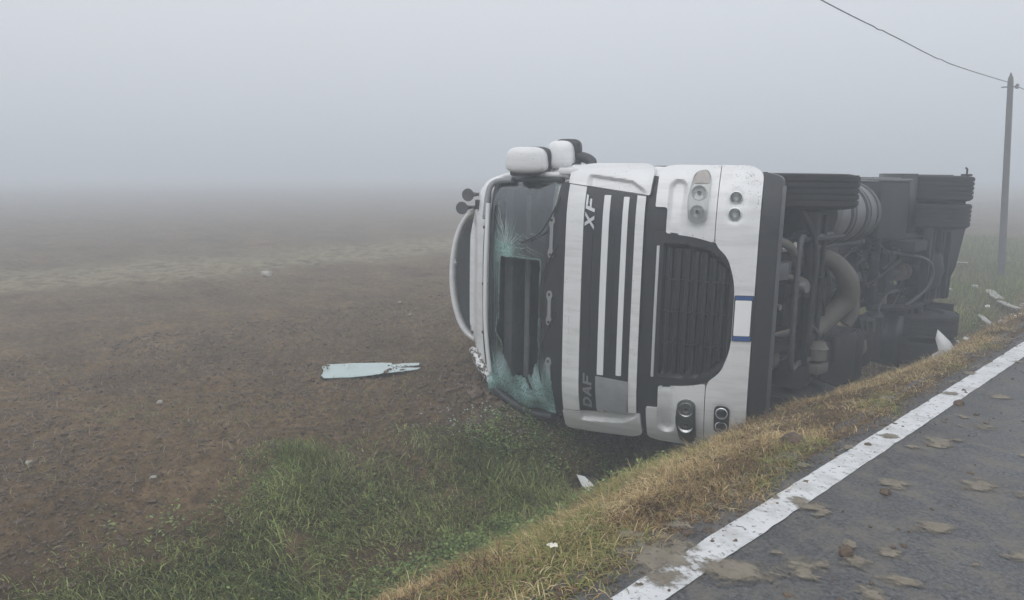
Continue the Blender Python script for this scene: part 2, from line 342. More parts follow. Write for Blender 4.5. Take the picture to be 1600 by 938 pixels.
# ------------------------------------------------------------------ road
def road_mat(paint):
    m = bpy.data.materials.new('line_paint' if paint else 'asphalt'); m.use_nodes = True; t = m.node_tree; b = t.nodes['Principled BSDF']; L = t.links.new
    tcn = N(t, 'ShaderNodeTexCoord'); P = tcn.outputs['Object']
    n1 = N(t, 'ShaderNodeTexNoise', i_Scale=48., i_Detail=7., i_Roughness=.85); L(P, n1.inputs['Vector'])
    r1 = N(t, 'ShaderNodeValToRGB'); L(n1.outputs[0], r1.inputs[0]); e = r1.color_ramp.elements
    e[0].position = .40; e[0].color = (.012, .013, .016, 1); e[1].position = .68; e[1].color = (.20, .20, .205, 1)
    n0 = N(t, 'ShaderNodeTexNoise', i_Scale=1.6, i_Detail=6.); L(P, n0.inputs['Vector'])
    r0 = N(t, 'ShaderNodeMapRange'); r0.inputs[3].default_value = .7; r0.inputs[4].default_value = 1.35; L(n0.outputs[0], r0.inputs[0])
    sc = N(t, 'ShaderNodeVectorMath', operation='SCALE'); L(r1.outputs[0], sc.inputs[0]); L(r0.outputs[0], sc.inputs[3])
    colr = sc.outputs[0]
    if paint:
        n2 = N(t, 'ShaderNodeTexNoise', i_Scale=26., i_Detail=8., i_Roughness=.75); L(P, n2.inputs['Vector'])
        r2 = N(t, 'ShaderNodeMapRange'); r2.inputs[1].default_value = .37; r2.inputs[2].default_value = .44; L(n2.outputs[0], r2.inputs[0])
        mm = N(t, 'ShaderNodeMix', data_type='RGBA'); L(r2.outputs[0], mm.inputs[0]); L(colr, mm.inputs[6]); mm.inputs[7].default_value = (.70, .71, .72, 1); colr = mm.outputs[2]
    # dried mud smeared across the lane by wheels and boots: streaks square to the lane's view
    mp = N(t, 'ShaderNodeMapping'); mp.inputs['Rotation'].default_value = (0, 0, R(-46)); mp.inputs['Scale'].default_value = (3.4, 4.6, 1); L(P, mp.inputs[0])
    n3 = N(t, 'ShaderNodeTexNoise', i_Scale=1.2, i_Detail=10., i_Roughness=.74, i_Distortion=.2); L(mp.outputs[0], n3.inputs['Vector'])
    r3 = N(t, 'ShaderNodeMapRange'); r3.inputs[1].default_value = .46; r3.inputs[2].default_value = .60; r3.inputs[4].default_value = .75; L(n3.outputs[0], r3.inputs[0])
    r3.inputs[4].default_value = .34 if paint else .62
    m3 = N(t, 'ShaderNodeMix', data_type='RGBA'); L(r3.outputs[0], m3.inputs[0]); L(colr, m3.inputs[6]); m3.inputs[7].default_value = (.185, .168, .138, 1)
    L(m3.outputs[2], b.inputs['Base Color'])
    rr = N(t, 'ShaderNodeMapRange'); rr.inputs[3].default_value = .5; rr.inputs[4].default_value = .9; L(r3.outputs[0], rr.inputs[0]); L(rr.outputs[0], b.inputs['Roughness'])
    bp = N(t, 'ShaderNodeBump'); bp.inputs['Strength'].default_value = .8; bp.inputs['Distance'].default_value = .008; L(n1.outputs[0], bp.inputs['Height']); L(bp.outputs[0], b.inputs['Normal'])
    MATS[m.name] = m
road_mat(False); road_mat(True)
ys = graded(-2, 30, -118, 328, .12, 1.1); us = np.linspace(0, 1, 12)
ex = -1.93 + .055 * fbm(ys * 2.2, ys * 0, 5, 4)
RX = ex[None] * (1 - us[:, None]) + 4.6 * us[:, None]; RY = np.repeat(ys[None], 12, 0); RZ = np.zeros_like(RX); RZ[0] = -.05
RX[1] = RX[0] + .012
tag(link(bpy.data.objects.new('road', grid_mesh('road', RX, RY, RZ)), None, ['asphalt']), 'dark wet asphalt lane smeared with dried mud', None, None, 'structure')
ys2 = graded(-2, 16, -118, 328, .03, 1.1)
l0 = -1.685 + .006 * fbm(ys2 * 9, ys2 * 0 + 2, 21, 3); l1 = -1.53 + .006 * fbm(ys2 * 9, ys2 * 0 + 5, 22, 3)
us = np.linspace(0, 1, 4)[:, None]
tag(link(bpy.data.objects.new('road_edge_line', grid_mesh('road_edge_line', l0[None] * (1 - us) + l1[None] * us, np.repeat(ys2[None], 4, 0), np.full((4, len(ys2)), .004))), None, ['line_paint']), 'worn white edge line along the lane', None, None, 'structure')
l0 = np.full(len(ys2), 4.25); l1 = l0 + .15
tag(link(bpy.data.objects.new('road_edge_line', grid_mesh('road_edge_line2', l0[None] * (1 - us) + l1[None] * us, np.repeat(ys2[None], 4, 0), np.full((4, len(ys2)), .004))), None, ['line_paint']), 'white edge line on the far side of the road', None, None, 'structure')

# ------------------------------------------------------------------ overturned truck
# truck coordinates: X = across (truck's left, which lies uppermost), Y = rearwards from the bumper, Z = truck height (points to the field)
def frame(axis_deg, roll_deg, pitch_deg, o):
    a = R(axis_deg); ey = Vector((-math.sin(a), math.cos(a), 0)); Lf = Vector((-math.cos(a), -math.sin(a), 0)); up = Vector((0, 0, 1)); r = R(roll_deg)
    ey = (ey - up * math.tan(R(pitch_deg))).normalized()
    exv = (up * math.cos(r) - Lf * math.sin(r)); exv = (exv - ey * exv.dot(ey)).normalized(); ez = exv.cross(ey)
    M = Matrix((exv, ey, ez)).transposed().to_4x4(); M.translation = o; return M
MT = frame(45.6 - 45, .5, .8, Vector((-2.817, 5.804, .43)))          # chassis
MC = frame(45.6 - 21, 1.0, 0, Vector((-2.846, 5.934, .43)))          # cab, broken loose and tipped forward on its hinge
truck = bpy.data.objects.new('overturned_truck', None); col.objects.link(truck); truck.empty_display_size = .5
truck.matrix_world = MT
tag(truck, 'white tractor truck lying on its side across the ditch, windscreen smashed', 'truck')
MCL = MT.inverted() @ MC

def interp(z, xs, ys): return float(np.interp(z, xs, ys))
def frontS(w, z):
    b = interp(z, [0, .25, .4, 1.1, 1.2, 1.55, 1.9, 2.1, 2.8, 2.9, 3.05, 3.2], [.10, .04, .0, .0, .02, .045, .085, .15, .44, .48, .60, .85])
    k = max(0., abs(w) - .72) / .54
    b += .17 * k ** 2.2 if z < 1.95 else (.17 + .10 * min(1, (z - 1.95) / .5)) * k ** 2.4
    return b + .05 * (w / 1.2) ** 2
def plate(name, outline, m, parent, th=.03, bev=.006, off=0., cell=.08, S=frontS, dent=None):
    # cut the outline into cells of an even grid so that the sheet can follow the curved front
    def clip(poly, ax, v, keep_hi):
        out = []; k = len(poly)
        for i in range(k):
            p, q = poly[i], poly[(i + 1) % k]; ip = (p[ax] >= v) if keep_hi else (p[ax] <= v); iq = (q[ax] >= v) if keep_hi else (q[ax] <= v)
            if ip: out.append(p)
            if ip != iq:
                u = (v - p[ax]) / (q[ax] - p[ax]); c = [p[0] + (q[0] - p[0]) * u, p[1] + (q[1] - p[1]) * u]; c[ax] = v; out.append(tuple(c))
        return out
    bm = bmesh.new(); vd = {}
    def vert(p):
        k = (round(p[0], 5), round(p[1], 5))
        if k not in vd: vd[k] = bm.verts.new((p[0], 0, p[1]))
        return vd[k]
    zs_ = [p[1] for p in outline]; r0 = math.floor(min(zs_) / cell)
    while r0 * cell < max(zs_):
        row = clip(clip(list(outline), 1, r0 * cell, True), 1, (r0 + 1) * cell, False); r0 += 1
        if len(row) < 3: continue
        ws_ = [p[0] for p in row]; c0 = math.floor(min(ws_) / cell)
        while c0 * cell < max(ws_):
            q = clip(clip(row, 0, c0 * cell, True), 0, (c0 + 1) * cell, False); c0 += 1
            vv = []
            for p in q:
                v = vert(p)
                if not vv or v is not vv[-1]: vv.append(v)
            if len(vv) > 1 and vv[0] is vv[-1]: vv.pop()
            if len(vv) < 3 or len(set(vv)) != len(vv): continue
            ar = sum(vv[i].co.x * vv[(i + 1) % len(vv)].co.z - vv[(i + 1) % len(vv)].co.x * vv[i].co.z for i in range(len(vv)))
            if abs(ar) < 1e-8: continue
            try: bm.faces.new(vv)
            except ValueError: pass
    for v in [v for v in bm.verts if not v.link_faces]: bm.verts.remove(v)
    if bev > 0: bmesh.ops.inset_region(bm, faces=bm.faces[:], thickness=bev, use_boundary=True, use_even_offset=True)
    be = [e for e in bm.edges if e.is_boundary]
    for v in {v for e in be for v in e.verts}: v.co.y = bev
    g = bmesh.ops.extrude_edge_only(bm, edges=be)['geom']
    for v in g:
        if isinstance(v, bmesh.types.BMVert): v.co.y += th
    for v in bm.verts:
        w, z = v.co.x, v.co.z
        v.co.y += off + S(w, z) + (dent(w, z) if dent else 0)
    return bm_obj(name, bm, m, parent, 32)

# ---- cab shell: sections at constant height, lofted upwards
def cab_half(z, side):
    h = interp(z, [1.0, 1.3, 1.9, 2.4, 2.8, 3.0, 3.12, 3.2, 3.24], [1.24, 1.245, 1.24, 1.21, 1.15, 1.09, 1.0, .86, .6])
    return h
def shell_pt(w, s, z):
    # the roof's lower corner is crushed in where it hit the field
    lim = -1.14 + max(0, z - 2.62) * .86
    if w < lim:
        d = lim - w; w = lim + .03 * math.sin(31 * z + 9 * s) ; s = s + .06 * math.sin(17 * z + 5 * s)
    return (w, s, z)
zs = [1.0, 1.15, 1.3, 1.5, 1.7, 1.9, 2.0, 2.1, 2.2, 2.3, 2.4, 2.5, 2.6, 2.7, 2.8, 2.84, 2.9, 2.96, 3.02, 3.07, 3.12, 3.16, 3.2, 3.225, 3.24]
NF = 32; rings = []
for z in zs:
    hp, hn = cab_half(z, 1), -cab_half(z, -1); ring = []
    back = 2.2 - .12 * max(0, (z - 2.6))
    for i in range(NF + 1):
        q = -math.cos(math.pi * i / NF); w = (hp * q if q > 0 else -hn * q); ww = w * 1.0
        ring.append((ww, frontS(ww, z) + .035 + .10 * abs(q) ** 14, z))
    s0 = ring[-1][1]
    for s in (s0 + .08, s0 + .25, 1.0, 1.4, 1.8, back - .12, back - .03): ring.append((hp, max(s, s0 + .05), z))
    for q in (.95, .5, 0, -.5, -.95): ring.append((hp * q, back, z))
    for s in (back - .03, back - .12, 1.8, 1.4, 1.0, s0 + .25, s0 + .08): ring.append((hn, max(s, s0 + .05), z))
    rings.append([shell_pt(*p) for p in ring])
K = len(rings[0]); V = [p for r in rings for p in r]; F = []
for i in range(len(rings) - 1):
    for j in range(K):
        j2 = (j + 1) % K; q = [rings[i][j], rings[i][j2], rings[i + 1][j2], rings[i + 1][j]]
        cz = sum(p[2] for p in q) / 4; cw = sum(p[0] for p in q) / 4
        if j < NF and 2.05 < cz < 2.8 and abs(cw) < 1.10: continue          # windscreen opening
        F.append((i * K + j, i * K + j2, (i + 1) * K + j2, (i + 1) * K + j))
F.append(tuple((len(rings) - 1) * K + j for j in range(K))); F.append(tuple(range(K))[::-1])
def cab_paint():
    m = MATS['white_paint'].copy(); m.name = 'cab_paint'; t = m.node_tree; b = t.nodes['Principled BSDF']; L = t.links.new
    src = b.inputs['Base Color'].links[0].from_socket
    tcn = N(t, 'ShaderNodeTexCoord'); sp = N(t, 'ShaderNodeSeparateXYZ'); L(tcn.outputs['Object'], sp.inputs[0])
    # soil ground into the crushed roof corner
    a = N(t, 'ShaderNodeMath', operation='MULTIPLY_ADD'); a.inputs[1].default_value = -.86; L(sp.outputs[2], a.inputs[0]); L(sp.outputs[0], a.inputs[2])
    n = N(t, 'ShaderNodeTexNoise', i_Scale=22., i_Detail=5., i_Roughness=.6); L(tcn.outputs['Object'], n.inputs['Vector'])
    m1 = N(t, 'ShaderNodeMapRange'); m1.inputs[1].default_value = -3.22; m1.inputs[2].default_value = -3.36; L(a.outputs[0], m1.inputs[0])
    s1 = N(t, 'ShaderNodeMath', operation='MULTIPLY_ADD'); s1.inputs[1].default_value = .36; L(m1.outputs[0], s1.inputs[0]); L(n.outputs[0], s1.inputs[2])
    m2 = N(t, 'ShaderNodeMapRange'); m2.inputs[1].default_value = .78; m2.inputs[2].default_value = .84; L(s1.outputs[0], m2.inputs[0])
    mm = N(t, 'ShaderNodeMix', data_type='RGBA'); L(m2.outputs[0], mm.inputs[0]); L(src, mm.inputs[6]); mm.inputs[7].default_value = (.07, .052, .04, 1); L(mm.outputs[2], b.inputs['Base Color'])
    MATS['cab_paint'] = m
cab_paint()
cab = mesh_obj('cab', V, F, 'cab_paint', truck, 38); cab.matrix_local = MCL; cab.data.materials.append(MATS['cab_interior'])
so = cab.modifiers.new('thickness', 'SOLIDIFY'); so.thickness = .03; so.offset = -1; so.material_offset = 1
cab['label'] = 'white cab with smashed windscreen'

# ---- bumper: own part, hung with the cab front
bumper_poly = roundpoly([(-1.2, .24, .10), (1.2, .24, .10), (1.265, .34, .06), (1.265, .585, .004), (.60, .585, .10), (.50, .47, .14), (.28, .40, .10), (-.28, .40, .10), (-.50, .47, .14), (-.60, .585, .10), (-1.265, .585, .004), (-1.265, .34, .06)])
def fogdent(w, z):
    d = max(0, 1 - (max(0, abs(abs(w) - .93) - .07) ** 2 + (z - .44) ** 2) / .07 ** 2); return .018 * min(1, d * 4)
bumper = plate('bumper', bumper_poly, 'white_paint', truck, th=.10, bev=.012, off=-.03, cell=.03, dent=fogdent); bumper.matrix_local = MCL
for sg in (1, -1):
    pan = roundpoly([(sg * .90, 1.105, .015), (sg * 1.235, 1.105, .05), (sg * 1.262, .98, .05), (sg * 1.262, .592, .003), (sg * .615, .592, .03), (sg * .655, .75, .08), (sg * .68, 1.0, .02), (sg * .90, 1.0, .03)])
    def scoop(w, z, sg=sg):
        a = abs(w); d = max(0, max(.72 - a, a - 1.06)); r = math.hypot(d, z - .925)
        u = max(0, min(1, (.085 - r) / .045)); u = u * u * (3 - 2 * u)
        return .055 * u * max(.25, min(1, (a - .62) / .45))
    hp = plate('headlight_panel', pan, 'white_paint', bumper, th=.09, bev=.008, off=-.028, cell=.015, dent=scoop)
    # headlight: dark housing, reflectors, clear cover
    hx = roundpoly([(sg * .80, .665, .03), (sg * 1.15, .655, .03), (sg * 1.235, .70, .05), (sg * 1.20, .80, .06), (sg * .98, .835, .04), (sg * .80, .815, .03), (sg * .765, .74, .04)])
    hl = plate('headlight', hx, 'lamp_grey', bumper, th=.02, bev=.004, off=-.033, cell=.05)
    for k, (w, r, mm) in enumerate(((.87, .058, 'chrome'), (1.03, .062, 'chrome'))):
        s0 = frontS(sg * w, .74)
        lathe('reflector', [(.0, .0), (.002, r * .3), (-.008, r * .7), (-.02, r), (-.026, r * .97), (-.026, r * 1.06), (0.0, r * 1.08)], mm, hl, (sg * w, s0 - .036, .745), 'Y', 24)
        lathe('bulb_shield', [(-.032, 0), (-.028, r * .25), (-.01, r * .3)], 'grey_metal', hl, (sg * w, s0 - .036, .745), 'Y', 16)
    plate('indicator_lens', roundpoly([(sg * 1.11, .67, .02), (sg * 1.16, .665, .02), (sg * 1.225, .705, .03), (sg * 1.195, .79, .04), (sg * 1.11, .805, .02)]), 'amber', hl, th=.015, bev=.004, off=-.045, cell=.06)
    plate('headlight_cover', hx, 'lamp_lens', hl, th=.03, bev=.01, off=-.066, cell=.05)
    for w in (.865, 1.0):
        s0 = frontS(sg * w, .44)
        if sg < 0 and w < .9:
            plate('fog_lamp_bezel', roundpoly([(-.80, .375, .05), (-1.065, .375, .05), (-1.065, .505, .05), (-.80, .505, .05)]), 'black_plastic', bumper, th=.012, bev=.004, off=-.034, cell=.05)
        fl = lathe('fog_lamp', [(.03, .05), (-.042, .052), (-.046, .046), (-.03, .044), (-.018, .03), (-.012, 0)], 'chrome', bumper, (sg * w, s0 - .004, .44), 'Y', 24)
        lathe('fog_lamp_glass', [(-.040, .045), (-.047, .03), (-.050, 0)], 'lamp_lens', fl, (sg * w, s0 - .004, .44), 'Y', 24)
# dark lower spoiler under the bumper
plate('lower_spoiler', roundpoly([(-1.17, .07, .08), (1.17, .07, .08), (1.21, .235, .02), (-1.21, .235, .02)]), 'black_plastic', bumper, th=.5, bev=.015, off=.0, cell=.1)
plate('spoiler_lip', rrect(-1.1, 1.1, .055, .085, .01), 'grey_metal', bumper, th=.03, bev=.005, off=-.01, cell=.15)
# lower grille
gp = roundpoly([(-.70, 1.105, .05), (.70, 1.105, .05), (.665, .75, .10), (.60, .58, .12), (.50, .475, .14), (.27, .408, .12), (-.27, .408, .12), (-.50, .475, .14), (-.60, .58, .12), (-.665, .75, .10)])
def grille_recess(w, z):
    hw_ = interp(z, [.45, .55, .65, .8, 1.0], [.38, .48, .54, .565, .58]); sm = lambda v: (lambda q: q * q * (3 - 2 * q))(max(0., min(1., v)))
    return .055 * sm((hw_ - abs(w)) / .03 + .5) * sm((z - .455) / .03 + .5) * sm((1.005 - z) / .03 + .5)
gr = plate('lower_grille', gp, 'black_plastic', bumper, th=.10, bev=.02, off=-.018, cell=.022, dent=grille_recess)
for i, z in enumerate((.50, .575, .65, .725, .80, .875, .95)):
    hw = interp(z, [.45, .55, .65, .8, 1.0], [.36, .46, .52, .545, .56])
    bm = bmesh.new(); n = 9
    for j in range(n):
        w = -hw + 2 * hw * j / (n - 1); s = frontS(w, z) - .018
        for dz, ds in ((-.030, .075), (-.016, .008), (.012, .0), (.026, .075)): bm.verts.new((w, s + ds, z + dz))
    bm.verts.ensure_lookup_table()
    for j in range(n - 1):
        for q in range(3): bm.faces.new([bm.verts[j * 4 + q], bm.verts[j * 4 + q + 1], bm.verts[j * 4 + 5 + q], bm.verts[j * 4 + 4 + q]])
    bm_obj('grille_slat', bm, 'grille_black', gr, 60)
for w in (-.28, 0, .28): plate('grille_upright', rrect(w - .006, w + .006, .47, .99, .003), 'grille_black', gr, th=.05, bev=.002, off=-.020, cell=.2)
plate('grille_trim', rrect(-.60, .57, 1.045, 1.068, .006), 'chrome_letter', gr, th=.02, bev=.003, off=-.036, cell=.15)
# black panel between bumper and front panel
plate('gap_panel', roundpoly([(-.90, 1.0, .03), (.90, 1.0, .03), (.90, 1.11, .01), (1.16, 1.11, .03), (1.16, 1.20, .02), (-1.16, 1.20, .02), (-1.16, 1.11, .03), (-.90, 1.11, .01)]), 'black_plastic', cab, th=.05, bev=.006, off=.012, cell=.12)

# ---- upper front panel with stripes
def hwp(z): return interp(z, [1.19, 1.93], [.985, 1.075])
fp = plate('front_panel', [(-hwp(1.195), 1.195), (hwp(1.195), 1.195), (hwp(1.93), 1.93), (-hwp(1.93), 1.93)], 'black_plastic', cab, th=.04, bev=.005, off=-.012, cell=.1)
def strip(name, z0, z1, w0, w1, m, off, bev=.006): return plate(name, rrect(w0, w1, z0, z1, .006), m, fp, th=.025, bev=bev, off=off, cell=.12)
plate('white_band', [(-hwp(1.755), 1.755), (hwp(1.755), 1.755), (hwp(1.925), 1.925), (-hwp(1.925), 1.925)], 'white_paint', fp, th=.03, bev=.006, off=-.024, cell=.1)
strip('white_stripe', 1.515, 1.575, -.655, .985, 'white_trim', -.026); strip('white_stripe', 1.345, 1.395, -.64, .975, 'white_trim', -.026)
strip('white_stripe', 1.515, 1.575, -1.02, -.995, 'white_trim', -.026); strip('white_stripe', 1.345, 1.395, -1.0, -.985, 'white_trim', -.026)
plate('white_edge_band', [(-.985, 1.197), (.985, 1.197), (.992, 1.275), (-.992, 1.275)], 'white_paint', fp, th=.03, bev=.008, off=-.03, cell=.1)
plate('grey_cover_plate', roundpoly([(-1.01, 1.285, .008), (-.685, 1.272, .008), (-.668, 1.585, .008), (-1.0, 1.575, .008)]), 'plate_grey', fp, th=.012, bev=.003, off=-.045, cell=.12)
for z in (1.46, 1.665): plate('panel_groove', rrect(-.62, .64, z - .004, z + .004, .002), 'grille_black', fp, th=.01, bev=.001, off=-.016, cell=.2)
# lettering: strokes standing proud of the panel; the letters are upright when the truck is
def letters(chars, w0, z0, h, wd, gap, m, th, slant=0.12):
    """seen from the front the truck's left (+X) is at the viewer's right"""
    G = {'X': [[(0, 0), (.28, 0), (.5, .34), (.72, 0), (1, 0), (.64, .5), (1, 1), (.74, 1), (.5, .66), (.26, 1), (0, 1), (.36, .5)]],
         'F': [[(0, 0), (.24, 0), (.24, .38), (.82, .38), (.82, .58), (.24, .58), (.24, .8), (1, .8), (1, 1), (0, 1)]],
         'A': [[(0, 0), (.24, 0), (.5, .72), (.60, .44), (.42, .44), (.35, .25), (.67, .25), (.76, 0), (1, 0), (.64, 1), (.36, 1)]],
         'D': [[(0, 0), (.66, 0), (1, .3), (1, .7), (.66, 1), (0, 1), (0, .52), (.24, .52), (.24, .8), (.58, .8), (.76, .62), (.76, .38), (.58, .2), (.24, .2), (.24, .48), (0, .48)]]}
    x = w0
    for c in chars:
        for p in G[c]:
            plate('letter', [(x + wd * (a + slant * b), z0 + h * b) for a, b in p], m, fp, th=.012, bev=.002, off=th, cell=.3)
        x += wd + gap
letters('XF', .675, 1.655, .088, .125, .03, 'chrome_letter', -.026, .25)
letters('DAF', -1.0, 1.628, .085, .10, .014, 'letter_outline', -.022)
# ghost of removed letters on the white band
for k in range(6):
    w = -.60 + k * .10
    plate('ghost_letter', rrect(w, w + .062, 1.865, 1.868, .001), 'chrome_letter', fp, th=.004, bev=.0005, off=-.0255, cell=.3)
    plate('ghost_letter', rrect(w, w + .005, 1.83, 1.866, .001), 'chrome_letter', fp, th=.004, bev=.0005, off=-.0252, cell=.3)
# ---- corner deflectors either side of the front panel
for sg in (1, -1):
    cpn = roundpoly([(sg * (hwp(1.16) + .008), 1.165, .02), (sg * 1.22, 1.15, .05), (sg * 1.27, 1.24, .08), (sg * (1.265 if sg > 0 else 1.30), 1.72, .08), (sg * (1.235 if sg > 0 else 1.30), 1.935, .05), (sg * (hwp(1.93) + .008), 1.935, .006)])
    def slot(w, z, sg=sg):
        a = abs(w) - hwp(z); sm = lambda v: (lambda q: q * q * (3 - 2 * q))(max(0., min(1., v)))
        lim = .10 if z > 1.34 else .10 - .5 * (1.34 - z)
        return .05 * sm((lim - a) / .04 + .5) * sm((1.74 - z) / .06 + .5) * sm((z - 1.22) / .08 + .5)
    plate('corner_deflector', cpn, 'white_paint', cab, th=.12, bev=.012, off=-.03, cell=.014, dent=slot)
    if sg > 0: box('corner_upright', (sg * 1.19, .30, 1.96), (.06, .14, .20), 'white_paint', cab, .02)
# ---- black cowl with wiper brackets
cowl = plate('cowl', roundpoly([(-1.14, 1.937, .02), (1.10, 1.937, .02), (1.08, 2.02, .05), (.80, 2.06, .1), (.62, 2.145, .1), (-1.0, 2.145, .05), (-1.14, 2.05, .05)]), 'black_plastic', cab, th=.05, bev=.01, off=-.006, cell=.08)
for w0, w1 in ((.39, .77), (-.25, .075), (-.86, -.575)):
    b_ = plate('step_bracket', roundpoly([(w0, 2.055, .02), (w0 + .05, 2.045, .01), (w0 + .07, 2.06, .02), (w1 - .07, 2.06, .02), (w1 - .05, 2.045, .01), (w1, 2.055, .02), (w1 + .005, 2.10, .03), (w1 - .05, 2.115, .03), (w1 - .09, 2.095, .02), (w0 + .09, 2.095, .02), (w0 + .05, 2.115, .03), (w0 - .005, 2.10, .03)]), 'bracket_grey', cowl, th=.02, bev=.006, off=-.03, cell=.1)
    for w in (w0 + .03, w1 - .03): lathe('bolt', [(.0, .012), (-.036, .012), (-.04, .006), (-.04, 0)], 'black_plastic', b_, (w, frontS(w, 2.08), 2.08), 'Y', 10)
for pts in (((.52, 2.0), (.30, 2.12), (.02, 2.19), (-.30, 2.16)), ((-.12, 2.0), (-.36, 2.12), (-.62, 2.18), (-.85, 2.15)), ((.95, 2.0), (.75, 2.10), (.60, 2.22), (.50, 2.42))):
    tube('wiper', [(w, frontS(w, z) - .035, z) for w, z in pts], .008, 'black_plastic', cab, 8, 6)

# ---- windscreen, with a hole torn in it and the lower end hanging out
def in_hole(w, z):
    k = max(0., min(1., (-.35 - w) / .3)); n = (.006 + .034 * k) * math.sin(w * 23 + z * 11) + (.005 + .022 * k) * math.sin(w * 41 - z * 37)
    top = 2.70 + .4 * n + (.03 if w < -.3 else 0) - max(0, -.45 - w) * .55
    bot = 2.215 + .3 * n + max(0, -.55 - w) * .30
    return bot < z < top and -.83 + n < w < .345 + .2 * n
IMP = (.43, 2.63)
NW, NZ = 150, 56; V = []; cr = []; stv = []; keep = {}
for i in range(NW):
    w = -1.10 + 2.19 * i / (NW - 1)
    for j in range(NZ):
        z = 2.07 + .75 * j / (NZ - 1)
        ww, zz = w + random.uniform(-.004, .004), z + random.uniform(-.003, .003)
        s = frontS(ww, zz) + .012
        # sagging crumpled lower end
        u = max(0, min(1, (-.50 - ww) / .45)); u = u * u * (3 - 2 * u)
        s += u * (-.07 + .035 * math.sin(9 * ww + 14 * zz) + .02 * math.sin(31 * zz - 12 * ww)); zz2 = zz - u * .05 * (1 - (zz - 2.07) / .75)
        V.append((ww - u * .05, s, zz2))
        r = math.hypot(ww - IMP[0], zz - IMP[1]); th = math.atan2(zz - IMP[1], ww - IMP[0])
        c = .8 * math.exp(-(r / .13) ** 2) + u * .75 + .25 * math.exp(-((ww - .3) / .25) ** 2) * (zz > 2.55)
        # near the torn edge
        for dw, dz in ((.035, 0), (-.035, 0), (0, .03), (0, -.03)):
            if in_hole(ww + dw * .5, zz + dz * .5) and not in_hole(ww, zz): c = max(c, .5)
        cr.append(min(1, c))
        stv.append(0.)
F = []
for i in range(NW - 1):
    for j in range(NZ - 1):
        a = i * NZ + j; c = V[a]; w = -1.10 + 2.19 * (i + .5) / (NW - 1); z = 2.07 + .75 * (j + .5) / (NZ - 1)
        if in_hole(w, z): continue
        F.append((a, a + NZ, a + NZ + 1, a + 1))
ws = mesh_obj('windscreen', V, F, 'windscreen_glass', cab, 60)
for nm, arr in (('crack', cr), ('streak', stv)):
    at = ws.data.attributes.new(nm, 'FLOAT', 'POINT'); at.data.foreach_set('value', np.array(arr, np.float32))
ws['label'] = 'crazed teal windscreen with a torn hole'
# bright crack lines running out from the blow, raised splinters in the glass
def splinter(p, q, wd):
    (w0, z0), (w1, z1) = p, q; d = Vector((w1 - w0, z1 - z0)); n = Vector((-d.y, d.x)).normalized() * wd; pts = []
    k = 6; vv = []; ff = []
    for i in range(k + 1):
        t = i / k; jit = random.uniform(-.006, .006)
        w = w0 + d.x * t + n.x / wd * jit; z = z0 + d.y * t + n.y / wd * jit; t_w = wd * (1 - .7 * t)
        for sgn in (-1, 1):
            a = w + n.x / wd * t_w * sgn; b = z + n.y / wd * t_w * sgn; vv.append((a, frontS(a, b) + .007, b))
    for i in range(k): ff.append((2 * i, 2 * i + 1, 2 * i + 3, 2 * i + 2))
    return vv, ff
mat('crack_white', (.40, .47, .46), .5)
V = []; F = []
def push(vf):
    o = len(V); V.extend(vf[0]); F.extend([tuple(i + o for i in f) for f in vf[1]])
for k in range(70):
    th = random.gauss(0.35, .75) if k < 50 else random.uniform(-3.1, 3.1); r0 = random.uniform(.03, .22); r1 = r0 + random.uniform(.06, .24) * (1 if abs(th) < 1.2 else .6)
    p = (IMP[0] + r0 * math.cos(th), IMP[1] + r0 * math.sin(th) * .9); q = (IMP[0] + r1 * math.cos(th + .05), IMP[1] + r1 * math.sin(th + .05) * .9)
    if any(in_hole(*x) or not (2.10 < x[1] < 2.79) or abs(x[0]) > 1.05 for x in (p, q)): continue
    push(splinter(p, q, random.uniform(.0012, .0030)))
for k in range(14):      # long cracks towards the cowl
    p = (random.uniform(.36, .60), random.uniform(2.3, 2.6)); q = (p[0] - random.uniform(.0, .12), p[1] - random.uniform(.1, .22))
    if not in_hole(*p) and not in_hole(*q): push(splinter(p, q, .0016))
cl = mesh_obj('crack', V, F, 'crack_white', ws); cl['kind'] = 'stuff'
# frame round the windscreen, header strips, sun-visor rail
def bar_on_front(name, pts, m, parent, r, off, n=10): return tube(name, [(w, frontS(w, z) + off, z) for w, z in pts], r, m, parent, n, 5)
bar_on_front('windscreen_seal', [(1.10, 2.02), (1.10, 2.4), (1.07, 2.74), (1.0, 2.80), (.6, 2.81), (0, 2.815), (-.6, 2.81), (-.95, 2.78)], 'black_plastic', cab, .028, .02)
bar_on_front('pillar_trim', [(1.15, 1.97), (1.15, 2.4), (1.125, 2.72), (1.07, 2.80)], 'white_paint', cab, .027, .02)
bar_on_front('visor_rail', [(.86, 2.845), (.4, 2.85), (0, 2.852), (-.4, 2.845), (-.86, 2.80)], 'white_trim', cab, .022, -.06)
bar_on_front('header_seal', [(1.0, 2.875), (.5, 2.885), (0, 2.888), (-.5, 2.88), (-.80, 2.85)], 'black_plastic', cab, .020, -.012)
bar_on_front('pillar_pipe', [(1.09, 2.60), (1.07, 2.80), (.98, 2.875), (.70, 2.885)], 'bracket_grey', cab, .03, -.03)
for w in (.62, .05, -.45): box('rail_clip', (w, frontS(w, 2.86) - .05, 2.862), (.03, .05, .05), 'black_plastic', cab, .006)
